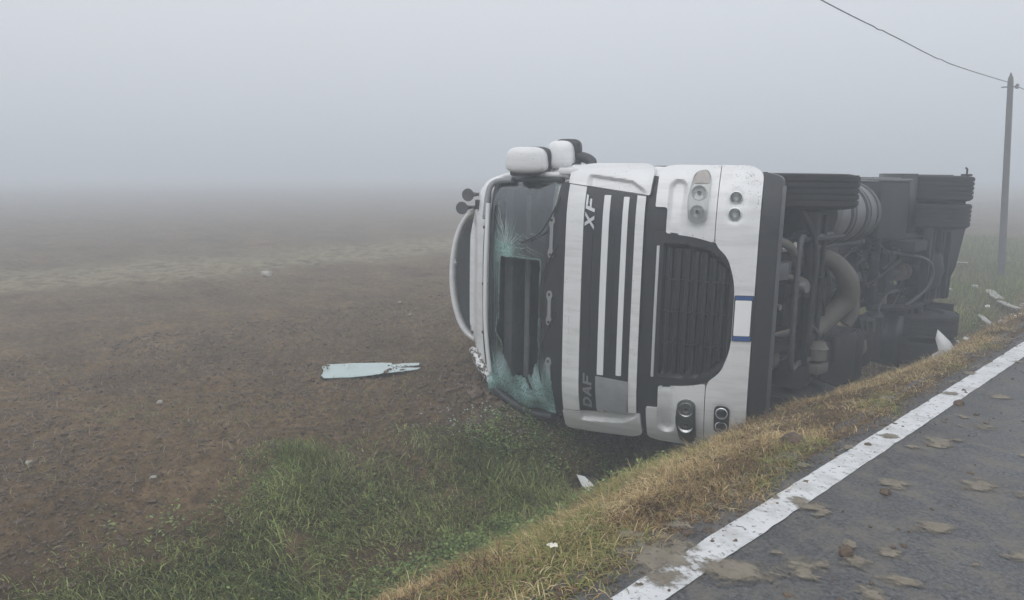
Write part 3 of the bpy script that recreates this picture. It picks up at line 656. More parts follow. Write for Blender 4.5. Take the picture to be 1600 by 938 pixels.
# lower pillar, bent under and caked with soil
def muddy():
    m = MATS['white_paint'].copy(); m.name = 'muddy_paint'; t = m.node_tree; b = t.nodes['Principled BSDF']; L = t.links.new; src = b.inputs['Base Color'].links[0].from_socket; tcn = N(t, 'ShaderNodeTexCoord')
    n = N(t, 'ShaderNodeTexNoise', i_Scale=26., i_Detail=5., i_Roughness=.6); L(tcn.outputs['Object'], n.inputs['Vector']); r = N(t, 'ShaderNodeMapRange'); r.inputs[1].default_value = .45; r.inputs[2].default_value = .52; L(n.outputs[0], r.inputs[0])
    mm = N(t, 'ShaderNodeMix', data_type='RGBA'); L(r.outputs[0], mm.inputs[0]); L(src, mm.inputs[6]); mm.inputs[7].default_value = (.07, .052, .04, 1); L(mm.outputs[2], b.inputs['Base Color']); MATS['muddy_paint'] = m
muddy()
tube('crushed_pillar', [(-.70, .66, 3.10), (-.84, .60, 2.98), (-.98, .52, 2.82), (-1.10, .46, 2.68), (-1.15, .42, 2.55)], [.045, .06, .05, .055, .03], 'muddy_paint', cab, 10, 6)
tube('bent_pillar', [(-1.02, .47, 2.80), (-1.14, .38, 2.55), (-1.20, .30, 2.30), (-1.19, .24, 2.05)], .045, 'black_plastic', cab, 10, 6)
# ---- interior seen through the hole
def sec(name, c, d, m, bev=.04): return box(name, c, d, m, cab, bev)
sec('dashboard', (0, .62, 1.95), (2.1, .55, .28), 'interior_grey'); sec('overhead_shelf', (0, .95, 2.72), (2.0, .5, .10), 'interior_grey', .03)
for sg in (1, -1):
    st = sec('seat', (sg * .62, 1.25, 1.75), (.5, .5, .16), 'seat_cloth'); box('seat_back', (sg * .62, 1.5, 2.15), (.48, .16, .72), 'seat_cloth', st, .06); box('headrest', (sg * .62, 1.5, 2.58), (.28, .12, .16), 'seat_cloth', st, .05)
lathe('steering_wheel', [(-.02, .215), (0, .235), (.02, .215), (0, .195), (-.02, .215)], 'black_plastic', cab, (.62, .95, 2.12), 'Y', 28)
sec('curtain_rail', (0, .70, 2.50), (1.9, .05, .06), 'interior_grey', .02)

# ---- roof: deflector arch, horns, marker lamp
mat('deflector_black', (.03, .031, .034), .5, var=.2)
N1 = 22; V = []; F = []
arc = [(.72 * math.cos(math.pi * i / N1) * (1 if i < N1 / 2 else .97), .37 * math.sin(math.pi * i / N1) ** .8) for i in range(N1 + 1)]
for s, k in ((1.0, 1.0), (1.12, 1.02), (1.7, 1.12), (2.1, 1.15)):
    for w, h in arc: V.append((w * k + .02, s, 3.13 + h * k))
n1 = N1 + 1
for a in range(3):
    for j in range(N1): F.append((a * n1 + j, a * n1 + j + 1, (a + 1) * n1 + j + 1, (a + 1) * n1 + j))
dfl = mesh_obj('roof_deflector', V, F, 'white_paint', cab, 60); m_ = dfl.modifiers.new('thickness', 'SOLIDIFY'); m_.thickness = .04; m_.offset = -1
V = [(w * .95 + .02, 1.03, 3.13 + h * .92) for w, h in arc] + [(w * .95 + .02, 1.06, 3.13 + h * .92) for w, h in arc]
F = [tuple(range(n1)), tuple(range(2 * n1 - 1, n1 - 1, -1))] + [(j, j + 1, n1 + j + 1, n1 + j) for j in range(N1)]
mesh_obj('deflector_infill', V, F, 'deflector_black', dfl)
starp = []
for i in range(14):
    rr = .055 if i % 2 == 0 else .02; q = 2 * math.pi * i / 14; starp.append((.17 + rr * math.cos(q) * (1.2 if i % 4 else .8), 3.50 + .7 * rr * math.sin(q)))
plate('emblem', starp, 'white_trim', dfl, th=.006, bev=.001, off=1.022, cell=.5, S=lambda w, z: 0)
for w, z, l in ((.78, 3.29, .16), (.92, 3.22, .14)):
    hn = lathe('horn', [(-.16, .066), (-.15, .068), (-.12, .048), (-.06, .030), (.08, .018), (.2, .015), (.2, 0)], 'grey_metal', cab, (w, .93, z), 'Y', 20)
    lathe('horn_throat', [(-.158, .060), (-.10, .034), (-.08, 0)], 'black_plastic', hn, (w, .93, z), 'Y', 20)
    box('horn_foot', (w, .98, z - .06), (.03, .04, .12), 'grey_metal', hn, .005)
box('marker_lamp', (.83, frontS(.83, 3.06) + .025, 3.065), (.10, .05, .035), 'black_plastic', cab, .01)
# ---- mirrors on the uppermost side, black arms
def blob(name, c, d, m, parent, p=3.2, taper=0., n=16, k=24):
    V = []; F = []
    for i in range(n + 1):
        a = math.pi * i / n - math.pi / 2
        for j in range(k):
            b = 2 * math.pi * j / k
            f = lambda v: math.copysign(abs(v) ** (2 / p), v)
            x = f(math.cos(a)) * f(math.cos(b)); y = f(math.cos(a)) * f(math.sin(b)); z = f(math.sin(a))
            t = 1 + taper * x
            V.append((c[0] + d[0] * x / 2, c[1] + d[1] * y / 2 * t, c[2] + d[2] * z / 2 * t))
    for i in range(n):
        for j in range(k): F.append((i * k + j, i * k + (j + 1) % k, (i + 1) * k + (j + 1) % k, (i + 1) * k + j))
    bm = bmesh.new(); bv = [bm.verts.new(p_) for p_ in V]
    for f_ in F: bm.faces.new([bv[q] for q in f_])
    bmesh.ops.remove_doubles(bm, verts=bm.verts[:], dist=1e-5); return bm_obj(name, bm, m, parent, 70)
m1 = blob('mirror', (1.285, .36, 2.415), (.25, .20, .40), 'white_paint', cab, 3.6, -.08); blob('mirror_back', (1.28, .45, 2.40), (.27, .12, .41), 'black_plastic', m1, 4)
box('mirror_foot', (1.18, .40, 2.45), (.10, .12, .28), 'black_plastic', m1, .03)
m2 = blob('mirror', (1.34, .54, 2.135), (.27, .20, .27), 'white_paint', cab, 3.4, -.12); blob('mirror_back', (1.35, .63, 2.09), (.29, .14, .27), 'black_plastic', m2, 4)
tube('mirror_arm', [(1.33, .60, 2.05), (1.32, .60, 1.93), (1.28, .58, 1.84), (1.20, .52, 1.82)], [.035, .05, .05, .045], 'black_plastic', cab, 12, 5)
tube('mirror_arm', [(1.22, .45, 2.6), (1.25, .50, 2.3), (1.24, .52, 1.95)], .022, 'black_plastic', cab, 10, 5)
box('mirror_mount', (1.2, .45, 1.9), (.10, .16, .16), 'white_paint', cab, .03)
# door line on the uppermost side, handle and step well
for a, b in (((1.247, .62, 1.1), (1.225, .62, 2.2)), ((1.247, 1.75, 1.1), (1.18, 1.75, 2.75))): tube('door_gap', [a, b], .006, 'grille_black', cab, 6)
box('door_handle', (1.248, 1.55, 1.55), (.03, .18, .05), 'black_plastic', cab, .01)
# number plate, blanked white, blue ends
npl = plate('number_plate', rrect(-.205, .185, .235, .395, .012), 'plate_frame', bumper, th=.012, bev=.003, off=-.043, cell=.3)
plate('plate_face', rrect(-.16, .145, .255, .385, .01), 'plate_white', npl, th=.005, bev=.001, off=-.047, cell=.3)
plate('plate_blue_end', rrect(-.2, -.165, .245, .388, .008), 'plate_blue', npl, th=.005, bev=.001, off=-.047, cell=.3); plate('plate_blue_end', rrect(.15, .18, .245, .388, .008), 'plate_blue', npl, th=.005, bev=.001, off=-.047, cell=.3)

# ================= chassis and underside (truck coordinates)
T = truck
def tyre(parent, w, s, side, dual=0):
    r, h = .51, .155
    prof = [(-h * .80, .30), (-h, .34), (-h * 1.06, .41), (-h * .98, .475), (-h * .86, .50)]
    for k in range(5):       # grooved tread
        a = -h * .80 + k * h * .36; prof += [(a, r), (a + h * .26, r), (a + h * .27, r - .014), (a + h * .35, r - .014)]
    prof += [(h * .86, .50), (h * .98, .475), (h * 1.06, .41), (h, .34), (h * .80, .30)]
    ty = lathe('tyre', prof, 'rubber', parent, (w, s, .51), 'X', 48, 30); return ty
def wheel(w, s, side, front):
    wh = lathe('wheel', [(-.12, .305), (-.14, .31), (-.15, .295), (-.10, .28), (-.08, .2), (-.02 if front else .1, .18), (0.0 if front else .12, .10), (.02, 0)] if side < 0 else
               [(.12, .305), (.14, .31), (.15, .295), (.10, .28), (.08, .2), (.02 if front else -.1, .18), (0.0 if front else -.12, .10), (-.02, 0)], 'rim_paint', T, (w, s, .51), 'X', 36)
    tyre(wh, w, s, side)
    for k in range(10):
        q = 2 * math.pi * k / 10; lathe('wheel_nut', [(0, .014), (side * .03, .014), (side * .03, 0)], 'grey_metal', wh, (w + side * (.02 if front else -.02), s + .15 * math.cos(q), .51 + .15 * math.sin(q)), 'X', 6)
    return wh
wheel(1.05, 1.37, 1, True); wheel(-1.05, 1.37, -1, True)
for sg in (1, -1):
    wheel(sg * 1.07, 5.17, sg, False); wheel(sg * .72, 5.17, sg, False)
hb = lathe('hub', [(.9, .14), (1.16, .13), (1.2, .09), (1.2, 0)], 'grey_metal', T, (0, 5.17, .51), 'X', 24)
for q in range(10): lathe('hub_stud', [(1.16, .012), (1.215, .012), (1.215, 0)], 'grey_metal', hb, (0, 5.17 + .11 * math.cos(q * .628), .51 + .11 * math.sin(q * .628)), 'X', 6)
box('wheel_bracket', (1.245, 5.3, .12), (.03, .16, .10), 'dark_metal', T, .01); tube('wheel_lever', [(1.24, 5.3, .12), (1.32, 5.3, .12), (1.335, 5.24, .12)], .012, 'dark_metal', T, 8)
for sg in (1, -1):
    bm = bmesh.new()
    for d, c in (((.012, 5.9, .27), (sg * .39, 3.25, .86)), ((.08, 5.9, .012), (sg * .36, 3.25, .73)), ((.08, 5.9, .012), (sg * .36, 3.25, .99))): add_box(bm, c, d, .002)
    bm_obj('chassis_rail', bm, 'dark_metal', T)
for s in (.35, 2.5, 3.6, 4.5, 5.9): box('crossmember', (0, s, .86), (.74, .10, .22), 'dark_metal', T, .01)
for s in np.arange(2.3, 6.1, .32):
    for sg in (1, -1): lathe('rivet', [(0, .014), (-.014, .012), (-.016, 0)], 'grey_metal', T, (sg * .36, float(s), .724), 'Z', 8)
# front axle, springs, steering
tube('front_axle', [(-.92, 1.37, .52), (-.7, 1.37, .46), (-.5, 1.37, .38), (0, 1.37, .36), (.5, 1.37, .38), (.7, 1.37, .46), (.92, 1.37, .52)], [.075, .06, .06, .065, .06, .06, .075], 'dark_metal', T, 12, 5)
for sg in (1, -1):
    for k in range(3): box('leaf_spring', (sg * .43, 1.30, .44 + .035 * k), (.09, 1.75 - .3 * k, .022), 'dark_metal', T, .004)
    tube('shock_absorber', [(sg * .56, 1.05, .5), (sg * .50, .9, 1.0)], .035, 'grey_metal', T, 12)
    lathe('brake_drum', [(.62, .19), (.86, .20), (.88, .16)] if sg > 0 else [(-.62, .19), (-.86, .20), (-.88, .16)], 'dark_metal', T, (0, 1.37, .51), 'X', 28)
tube('track_rod', [(-.82, 1.62, .36), (.82, 1.62, .36)], .024, 'dark_metal', T, 10)
tube('drag_link', [(.78, 1.55, .40), (.60, .95, .42), (.55, .62, .50)], .026, 'dark_metal', T, 10, 5)
tube('stabiliser_bar', [(.62, 1.9, .40), (.60, 1.20, .33), (.54, .98, .31), (-.54, .98, .31), (-.60, 1.20, .33), (-.62, 1.9, .40)], .026, 'grey_metal', T, 10, 6)
lathe('bolt_flange', [(-.06, .055), (.0, .065), (.03, .05), (.06, .02), (.06, 0)], 'aluminium', T, (.17, 1.02, .29), 'Z', 16)
# engine, sump, radiator tank
box('engine_block', (0, 1.45, .98), (.72, 1.5, .62), 'dark_metal', T, .06); box('oil_sump', (-.05, 1.62, .60), (.44, 1.05, .26), 'dark_metal', T, .06)
for s in (1.25, 1.5, 1.75, 2.0): box('sump_rib', (-.05, s, .465), (.40, .025, .02), 'grey_metal', T, .004)
box('radiator', (0, .42, .95), (.95, .14, .80), 'dark_metal', T, .02)
tube('radiator_tank', [(.18, .42, .36), (-.52, .42, .36)], .088, 'dusty_steel', T, 18)
box('cab_crossbeam', (0, .22, .30), (2.0, .10, .16), 'dark_metal', T, .02); box('front_beam', (.34, .48, .33), (.16, .50, .10), 'grey_metal', T, .02)
tube('cooler_pipe', [(.66, .42, .40), (.56, .85, .36), (.42, 1.00, .36), (.34, 1.12, .42)], .04, 'dusty_steel', T, 12, 6)
tube('cooler_pipe', [(.30, .70, .42), (.20, 1.15, .32), (.05, 1.25, .32)], .034, 'dusty_steel', T, 12, 6)
tube('front_hose', [(.90, 1.0, .35), (.62, 1.18, .27), (.30, 1.22, .25), (-.30, 1.20, .27), (-.62, 1.24, .30)], .028, 'dark_metal', T, 10, 6)
for w, s, z in ((.06, .66, .40), (.0, .72, .36), (-.06, .62, .38), (.10, .75, .42)): lathe('fitting', [(-.03, .03), (.02, .034), (.05, .02), (.06, 0)], 'aluminium', T, (w, s, z), 'Z', 8)
# gearbox, propeller shaft
lathe('bell_housing', [(2.0, .36), (2.2, .38), (2.35, .30), (2.7, .24), (3.0, .20), (3.1, .10), (3.1, 0)], 'dark_metal', T, (0, 0, .84), 'Y', 28)
for s in (2.45, 2.62, 2.8): lathe('gearbox_rib', [(s, .20), (s, .285), (s + .025, .28), (s + .025, .2)], 'dark_metal', T, (0, 0, .84), 'Y', 28)
tube('propeller_shaft', [(0, 3.1, .80), (0, 3.4, .77), (0, 4.6, .58)], .062, 'grey_metal', T, 18)
for s, z in ((3.16, .80), (4.52, .59), (4.66, .57)): lathe('shaft_flange', [(s - .03, .06), (s - .03, .11), (s + .03, .11), (s + .03, .06)], 'dusty_steel', T, (0, 0, z), 'Y', 20)
# exhaust: fat dusty pipe curling out of the engine bay
tube('exhaust_pipe', [(.42, 1.72, .55), (.36, 1.86, .36), (.16, 2.05, .27), (-.06, 2.16, .30), (-.24, 2.06, .40), (-.40, 1.85, .48)], [.07, .08, .105, .115, .10, .085], 'dusty_steel', T, 20, 8)
tube('exhaust_pipe', [(.02, 2.35, .32), (-.22, 2.36, .30), (-.36, 2.30, .34)], .065, 'dusty_steel', T, 16, 6)
lathe('pipe_clamp', [(-.03, .07), (-.03, .078), (.03, .078), (.03, .07)], 'grey_metal', T, (-.02, 2.35, .32), 'X', 20)
box('silencer', (-.82, 2.45, .72), (.58, .95, .60), 'dark_metal', T, .06)
lathe('filter_can', [(-.62, .075), (-.60, .095), (-.50, .095), (-.49, .11), (-.47, .095), (-.42, .07), (-.42, 0)], 'dusty_steel', T, (-.02, 1.60, .33), 'X', 24)
box('filter_block', (-.71, 1.60, .33), (.10, .24, .16), 'dusty_steel', T, .015)
tube('air_line', [(-.55, 1.85, .36), (-.66, 1.82, .38), (-.86, 1.70, .42), (-1.0, 1.45, .45)], .024, 'grey_metal', T, 10, 6)
# tanks beside the rails
tk = lathe('fuel_tank', [(1.98, .0), (1.98, .27), (2.01, .31), (2.06, .325), (3.02, .325), (3.07, .31), (3.10, .27), (3.10, 0)], 'aluminium', T, (.80, 0, .66), 'Y', 40)
for s in (2.22, 2.62, 2.92): lathe('tank_strap', [(s, .32), (s, .338), (s + .06, .338), (s + .06, .32)], 'grey_metal', tk, (.80, 0, .66), 'Y', 40)
for s in (2.18, 2.31, 2.58, 2.71): lathe('tank_rib', [(s, .322), (s + .01, .331), (s + .03, .331), (s + .04, .322)], 'dark_metal', tk, (.80, 0, .66), 'Y', 40)
box('battery_box', (.82, 3.72, .72), (.66, .95, .60), 'dark_metal', T, .04); box('battery_lid', (1.17, 3.72, .72), (.03, .97, .62), 'aluminium', T, .01)
for z in (.55, .72, .89): box('lid_rib', (1.19, 3.72, z), (.016, .9, .03), 'aluminium', T, .004)
for w, s in ((-.66, 3.55), (-.66, 3.9)): lathe('air_tank', [(-.32, 0), (-.3, .09), (-.26, .125), (.26, .125), (.3, .09), (.32, 0)], 'dark_metal', T, (w - .1, s, .62), 'X', 24)
box('side_box', (-.85, 3.0, .72), (.6, .45, .55), 'dark_metal', T, .04)
# rear axle, air springs, mudguards, tail
lathe('rear_axle', [(-.95, .10), (-.5, .10), (-.3, .13), (-.22, .25), (0, .30), (.22, .25), (.3, .13), (.5, .10), (.95, .10)], 'dark_metal', T, (0, 5.17, .53), 'X', 28)
lathe('differential', [(4.74, .09), (4.80, .12), (4.95, .22), (5.2, .26), (5.42, .20), (5.46, 0)], 'dark_metal', T, (0, 0, .53), 'Y', 24)
for sg in (1, -1):
    for s in (4.72, 5.62): lathe('air_spring', [(.50, .12), (.54, .14), (.60, .135), (.64, .145), (.70, .14), (.72, .12)], 'rubber', T, (sg * .47, s, 0), 'Z', 20)
    tube('suspension_arm', [(sg * .42, 4.0, .72), (sg * .46, 4.7, .48), (sg * .46, 5.6, .48)], .045, 'dark_metal', T, 10, 5)
    tube('rear_damper', [(sg * .30, 5.4, .42), (sg * .28, 5.75, .95)], .036, 'grey_metal', T, 12)
    V = []; F = []; nn = 20
    for i in range(nn + 1):
        q = math.pi * (-.02 + 1.08 * i / nn); rr = .60
        for w in (.56, 1.25): V.append((sg * w, 5.17 - rr * math.cos(q), .51 + rr * math.sin(q)))
    for i in range(nn): F.append((2 * i, 2 * i + 1, 2 * i + 3, 2 * i + 2))
    mg = mesh_obj('mudguard', V, F, 'black_plastic', T, 60); md = mg.modifiers.new('thickness', 'SOLIDIFY'); md.thickness = .02; md.offset = 0
    box('mud_flap', (sg * .80, 5.86, .50), (.56, .02, .52), 'rubber', T, .006)
tube('brake_hose', [(.30, 4.0, .62), (.20, 4.55, .30), (.02, 4.75, .24), (-.20, 4.70, .28), (-.42, 4.55, .45)], .022, 'grey_metal', T, 8, 8)
tube('brake_hose', [(-.10, 3.5, .60), (.16, 4.1, .46), (.30, 4.6, .42), (.24, 5.0, .36)], .016, 'rubber', T, 8, 8)
for k in range(6): box('tail_crossbar', (.12 - .02 * k, 4.75 + .21 * k, .34 + .02 * (k % 2)), (.92, .07, .10), 'dark_metal', T, .015)
mfl = mesh_obj('tail_shield', [(.60, 5.78, .18), (.60, 5.80, .75), (.0, 5.70, .75), (-.34, 5.60, .72), (-.34, 5.58, .34), (.0, 5.70, .24)], [(0, 1, 2, 5), (5, 2, 3, 4)], 'black_plastic', T); md = mfl.modifiers.new('thickness', 'SOLIDIFY'); md.thickness = .02
box('spring_bracket', (.36, 4.45, .52), (.14, .5, .42), 'dark_metal', T, .03); box('valve_block', (.02, 4.15, .66), (.5, .30, .24), 'dark_metal', T, .03); box('cross_tube', (.1, 3.75, .62), (.9, .12, .12), 'dark_metal', T, .04)
box('tail_beam', (0, 6.15, .80), (2.1, .10, .16), 'dark_metal', T, .02)
for sg in (1, -1): box('tail_lamp', (sg * .95, 6.23, .80), (.36, .08, .13), 'black_plastic', T, .02)
lathe('fifth_wheel', [(0, .46), (.06, .46), (.08, .44), (.08, .05), (0, .05)], 'dark_metal', T, (0, 4.95, 1.12), 'Z', 36)
box('fifth_wheel_base', (0, 4.95, 1.06), (.8, .7, .1), 'dark_metal', T, .02)
# wheel arch liner behind the upper front wheel and loose cables
V = []; F = []; nn = 16
for i in range(nn + 1):
    q = math.pi * i / nn
    for w in (.62, 1.22): V.append((w, 1.37 - .64 * math.cos(q), .56 + .62 * math.sin(q)))
for i in range(nn): F.append((2 * i, 2 * i + 1, 2 * i + 3, 2 * i + 2))
la = mesh_obj('wheel_arch', V, F, 'black_plastic', T, 60); md = la.modifiers.new('thickness', 'SOLIDIFY'); md.thickness = .015
box('arch_panel', (.60, 1.50, .62), (.03, 1.05, .62), 'black_plastic', T, .01)
for k in range(7):
    w0 = random.uniform(-.6, .5); s0 = random.uniform(.7, 1.6); pts = [(w0 + random.uniform(-.08, .08) - .22 * i, s0 + random.uniform(.0, .5) * (i + 1) * .5, random.uniform(.34, .55)) for i in range(4)]
    tube('cable', pts, .011, random.choice(['rubber', 'grey_metal', 'dark_metal']), T, 6, 6)
box('roof_rack_step', (1.235, 1.0, .98), (.10, .34, .10), 'black_plastic', T, .02)

# small fittings, brackets and hoses that crowd the underside
for k in range(34):
    w = random.uniform(-.85, .55); s = random.uniform(.5, 5.0); z = random.uniform(.36, .62) if s < 2.4 else random.uniform(.55, .72)
    d = (random.uniform(.03, .16), random.uniform(.04, .2), random.uniform(.03, .12)); rot = Matrix.Rotation(random.uniform(-.5, .5), 3, 'Z')
    if k % 3 == 0: lathe('canister', [(-d[0], 0), (-d[0], d[2] * .5), (d[0], d[2] * .5), (d[0], 0)], random.choice(['dark_metal', 'grey_metal']), T, (w, s, z), 'X', 14)
    else: box('bracket', (w, s, z), d, random.choice(['dark_metal', 'dark_metal', 'grey_metal', 'dusty_steel']), T, .008, rot)
for k in range(16):
    w = random.uniform(-.7, .6); s = random.uniform(.7, 4.4); z = random.uniform(.34, .5) if s < 2.4 else random.uniform(.5, .66); pts = [(w, s, z)]
    for i in range(4): pts.append((pts[-1][0] + random.uniform(-.22, .22), pts[-1][1] + random.uniform(-.05, .35), z + random.uniform(-.05, .06)))
    tube('hose', pts, random.choice([.009, .013, .018]), random.choice(['rubber', 'rubber', 'dark_metal', 'grey_metal']), T, 6, 6)
for k in range(26): lathe('bolt', [(-.012, .012), (.012, .012), (.014, 0)], 'dusty_steel', T, (random.uniform(-.6, .5), random.uniform(.9, 4.6), random.uniform(.40, .50)), 'Z', 6)
# ------------------------------------------------------------------ grass, weeds, clods (nobody could count them)
def plant_mat(name, stops, rough=.6, trans=.25):
    m = bpy.data.materials.new(name); m.use_nodes = True; t = m.node_tree; b = t.nodes['Principled BSDF']; L = t.links.new; o = t.nodes['Material Output']
    a = N(t, 'ShaderNodeAttribute', attribute_name='tone'); r = N(t, 'ShaderNodeValToRGB'); L(a.outputs['Fac'], r.inputs[0])
    e = r.color_ramp.elements
    while len(e) < len(stops): e.new(.5)
    for k, (p, c) in enumerate(stops): e[k].position = p; e[k].color = (*c, 1)
    L(r.outputs[0], b.inputs['Base Color']); b.inputs['Roughness'].default_value = rough; b.inputs['Specular IOR Level'].default_value = .35
    tl = N(t, 'ShaderNodeBsdfTranslucent'); L(r.outputs[0], tl.inputs[0]); ms = N(t, 'ShaderNodeMixShader'); ms.inputs[0].default_value = trans
    L(b.outputs[0], ms.inputs[1]); L(tl.outputs[0], ms.inputs[2]); L(ms.outputs[0], o.inputs[0]); MATS[name] = m
plant_mat('green_blades', [(0., (.26, .20, .11)), (.10, (.17, .155, .065)), (.16, (.034, .046, .010)), (.5, (.180, .230, .050)), (1., (.44, .49, .18))])
plant_mat('dry_blades', [(0., (.055, .038, .024)), (.22, (.20, .128, .058)), (.55, (.46, .33, .155)), (.86, (.72, .58, .33)), (.88, (.18, .20, .055)), (1., (.32, .33, .11))], .75)
plant_mat('weed_leaves', [(0., (.040, .062, .016)), (.5, (.125, .180, .045)), (1., (.32, .40, .14))], .5)
plant_mat('straw_pale', [(0., (.05, .036, .026)), (.35, (.12, .09, .062)), (.7, (.22, .17, .115)), (1., (.42, .36, .26))], .8, .1)
def blades(name, x, y, Ln, wd, az, lean, tone, m, label, z_off=0.0):
    n = len(x); z = np.maximum(ground_h(x, y), np.where(x > -1.95, .0, -9.)) - .012 + z_off
    ts = np.array([0, .38, .72, 1.]); V = np.zeros((n, 7, 3), np.float32); dx = np.cos(az); dy = np.sin(az); px, py = -dy, dx
    tw = rng.uniform(-.8, .8, n); px2 = px * np.cos(tw) + dx * np.sin(tw); py2 = py * np.cos(tw) + dy * np.sin(tw)
    curl = rng.uniform(-.3, .3, n)
    for k, t in enumerate(ts):
        hz = Ln * lean * (t ** 1.5) * .95; vz = Ln * t * np.sqrt(np.clip(1 - (lean * t ** .6) ** 2 * .92, .02, 1)) 
        vz = np.where(lean > .8, vz * (1 - .45 * t), vz)
        cx = x + dx * hz + px * curl * hz * t; cyy = y + dy * hz + py * curl * hz * t; cz = z + vz
        w = wd * (1 - .55 * t)
        if k < 3:
            V[:, 2 * k] = np.stack([cx - px2 * w / 2, cyy - py2 * w / 2, cz], -1); V[:, 2 * k + 1] = np.stack([cx + px2 * w / 2, cyy + py2 * w / 2, cz], -1)
        else: V[:, 6] = np.stack([cx, cyy, cz], -1)
    tri = np.array([[0, 1, 3], [0, 3, 2], [2, 3, 5], [2, 5, 4], [4, 5, 6]])
    F = (np.arange(n)[:, None, None] * 7 + tri[None]).reshape(-1, 3)
    me = bpy.data.meshes.new(name); raw_mesh(me, V.reshape(-1, 3), F)
    at = me.attributes.new('tone', 'FLOAT', 'POINT'); at.data.foreach_set('value', np.repeat(np.clip(tone, 0, 1), 7).astype(np.float32))
    return tag(link(bpy.data.objects.new(name, me), None, [m]), label, None, None, 'stuff')
def scatter(n, x0, x1, y0, y1, dens):
    x = rng.uniform(x0, x1, n); y = rng.uniform(y0, y1, n); k = rng.uniform(0, 1, n) < dens(x, y); return x[k], y[k]
def sst(a, b, v): t = np.clip((v - a) / (b - a), 0, 1); return t * t * (3 - 2 * t)
def under_truck(x, y): return (x > -6.1) & (x < -3.05) & (y > 6.6) & (y < 11.6)
def edge_soil(y): return -5.2 - .25 * sst(2.0, 3.0, y) + .55 * sst(3.4, 5., y) + .42 * fbm(y * 1.1, y * 0 + 8, 91, 4)
def dens_green(x, y):
    e = edge_soil(y); d = sst(e - .25, e + .35, x) * (1 - sst(-3.35, -3.05, x + .15 * fbm(y, x, 5)))
    patch = fbm(x * 1.1, y * 1.1, 31, 3); d = d * (.10 + .90 * sst(-.5, -.05, patch)); d = d * (1 - .97 * np.exp(-(((x + 3.85) / .86) ** 8 + ((y - 6.15) / 1.22) ** 8)))
    bare = np.exp(-(((x + 4.75) / .35) ** 2 + ((y - 2.45) / .22) ** 2)) + .8 * np.exp(-(((x + 4.6) / .25) ** 2 + ((y - 1.2) / .3) ** 2))
    d = d * (1 - np.clip(bare, 0, .95))
    far = sst(11.5, 14, y) * sst(-8.5, -6.5, x) * (1 - sst(-4.0, -3.0, x)) * .6
    return np.where(under_truck(x, y), .05, np.maximum(d * (y < 12.5), far))
def tufted(n, x0, x1, y0, y1, dens, per, spread):
    cx, cy_ = scatter(n, x0, x1, y0, y1, dens); k = len(cx)
    x = np.repeat(cx, per) + rng.normal(0, spread, k * per); y = np.repeat(cy_, per) + rng.normal(0, spread, k * per)
    a = np.repeat(rng.uniform(0, 6.283, k), per) + rng.normal(0, .75, k * per); s = np.repeat(rng.uniform(.65, 1.25, k), per)
    tn = np.repeat(rng.normal(0, .16, k), per); return x, y, a, s, tn
x, y, a, s, tn = tufted(30000, -6.6, -3.0, .3, 7.2, dens_green, 16, .05)
ok = ~under_truck(x, y) & (x < -2.95); x, y, a, s, tn = x[ok], y[ok], a[ok], s[ok], tn[ok]; n = len(x)
a = a * .6 + (5.6 + 2.2 * fbm(x * 1.1, y * 1.1, 61, 2)) * .4
ln = rng.uniform(.05, .17, n) * s * (.7 + .6 * sst(-.2, .4, fbm(x * .9, y * .9, 44, 2))) * (.55 + .45 * sst(.05, .6, x - edge_soil(y)))
tone = np.clip(.55 + .40 * fbm(x * 1.4, y * 1.4, 71, 3) + tn * 1.3 + rng.normal(0, .18, n), .17, 1); dry = rng.uniform(0, 1, n) < .14 + .26 * sst(.0, .5, fbm(x * 1.6, y * 1.6, 19, 2)); tone[dry] = rng.uniform(0, .14, dry.sum())
blades('green_grass', x, y, ln, rng.uniform(.0045, .0105, n), a, np.clip(rng.normal(.93, .16, n), .2, 1.0), tone, 'green_blades', 'lush wet green grass on the ditch bank')
x, y, a, s, tn = tufted(14000, -8.5, -2.6, 8.0, 30, dens_green, 10, .07); ok = ~under_truck(x, y); x, y, a, s, tn = x[ok], y[ok], a[ok], s[ok], tn[ok]; n = len(x)
blades('far_grass', x, y, rng.uniform(.10, .28, n) * s, rng.uniform(.006, .011, n), a, np.clip(rng.normal(.6, .22, n), .1, 1.0), np.clip(np.where(rng.uniform(0, 1, n) < .35 - .3 * sst(-5.2, -4.4, x), rng.uniform(0, .15, n), .40 + tn + rng.normal(0, .16, n)), 0, 1), 'green_blades', 'green grass bank beyond the truck by the pole')
# sparse sprouts on the field margin
x, y, a, s, tn = tufted(900, -7.6, -5.0, .3, 6.2, lambda x, y: .10 + .5 * sst(.15, .5, fbm(x * 1.5, y * 1.5, 13, 2)), 9, .035); n = len(x)
blades('field_sprouts', x, y, rng.uniform(.03, .09, n) * s, rng.uniform(.003, .005, n), a, np.clip(rng.normal(.7, .2, n), .1, 1.0), np.clip(.5 + tn + rng.normal(0, .2, n), 0, 1), 'green_blades', 'thin green sprouts on the edge of the soil')
# the tall tuft at the soil's edge
n = 300; x = np.concatenate([rng.normal(-5.45, .035, 160), rng.normal(-5.33, .05, 140)]); y = np.concatenate([rng.normal(2.80, .04, 160), rng.normal(2.98, .06, 140)])
blades('grass_tuft', x, y, rng.uniform(.10, .24, n), rng.uniform(.003, .005, n), rng.uniform(0, 6.28, n), np.clip(rng.normal(.38, .2, n), .05, .9), np.clip(rng.normal(.42, .18, n), 0, 1), 'green_blades', 'dark upright grass tuft at the edge of the soil')
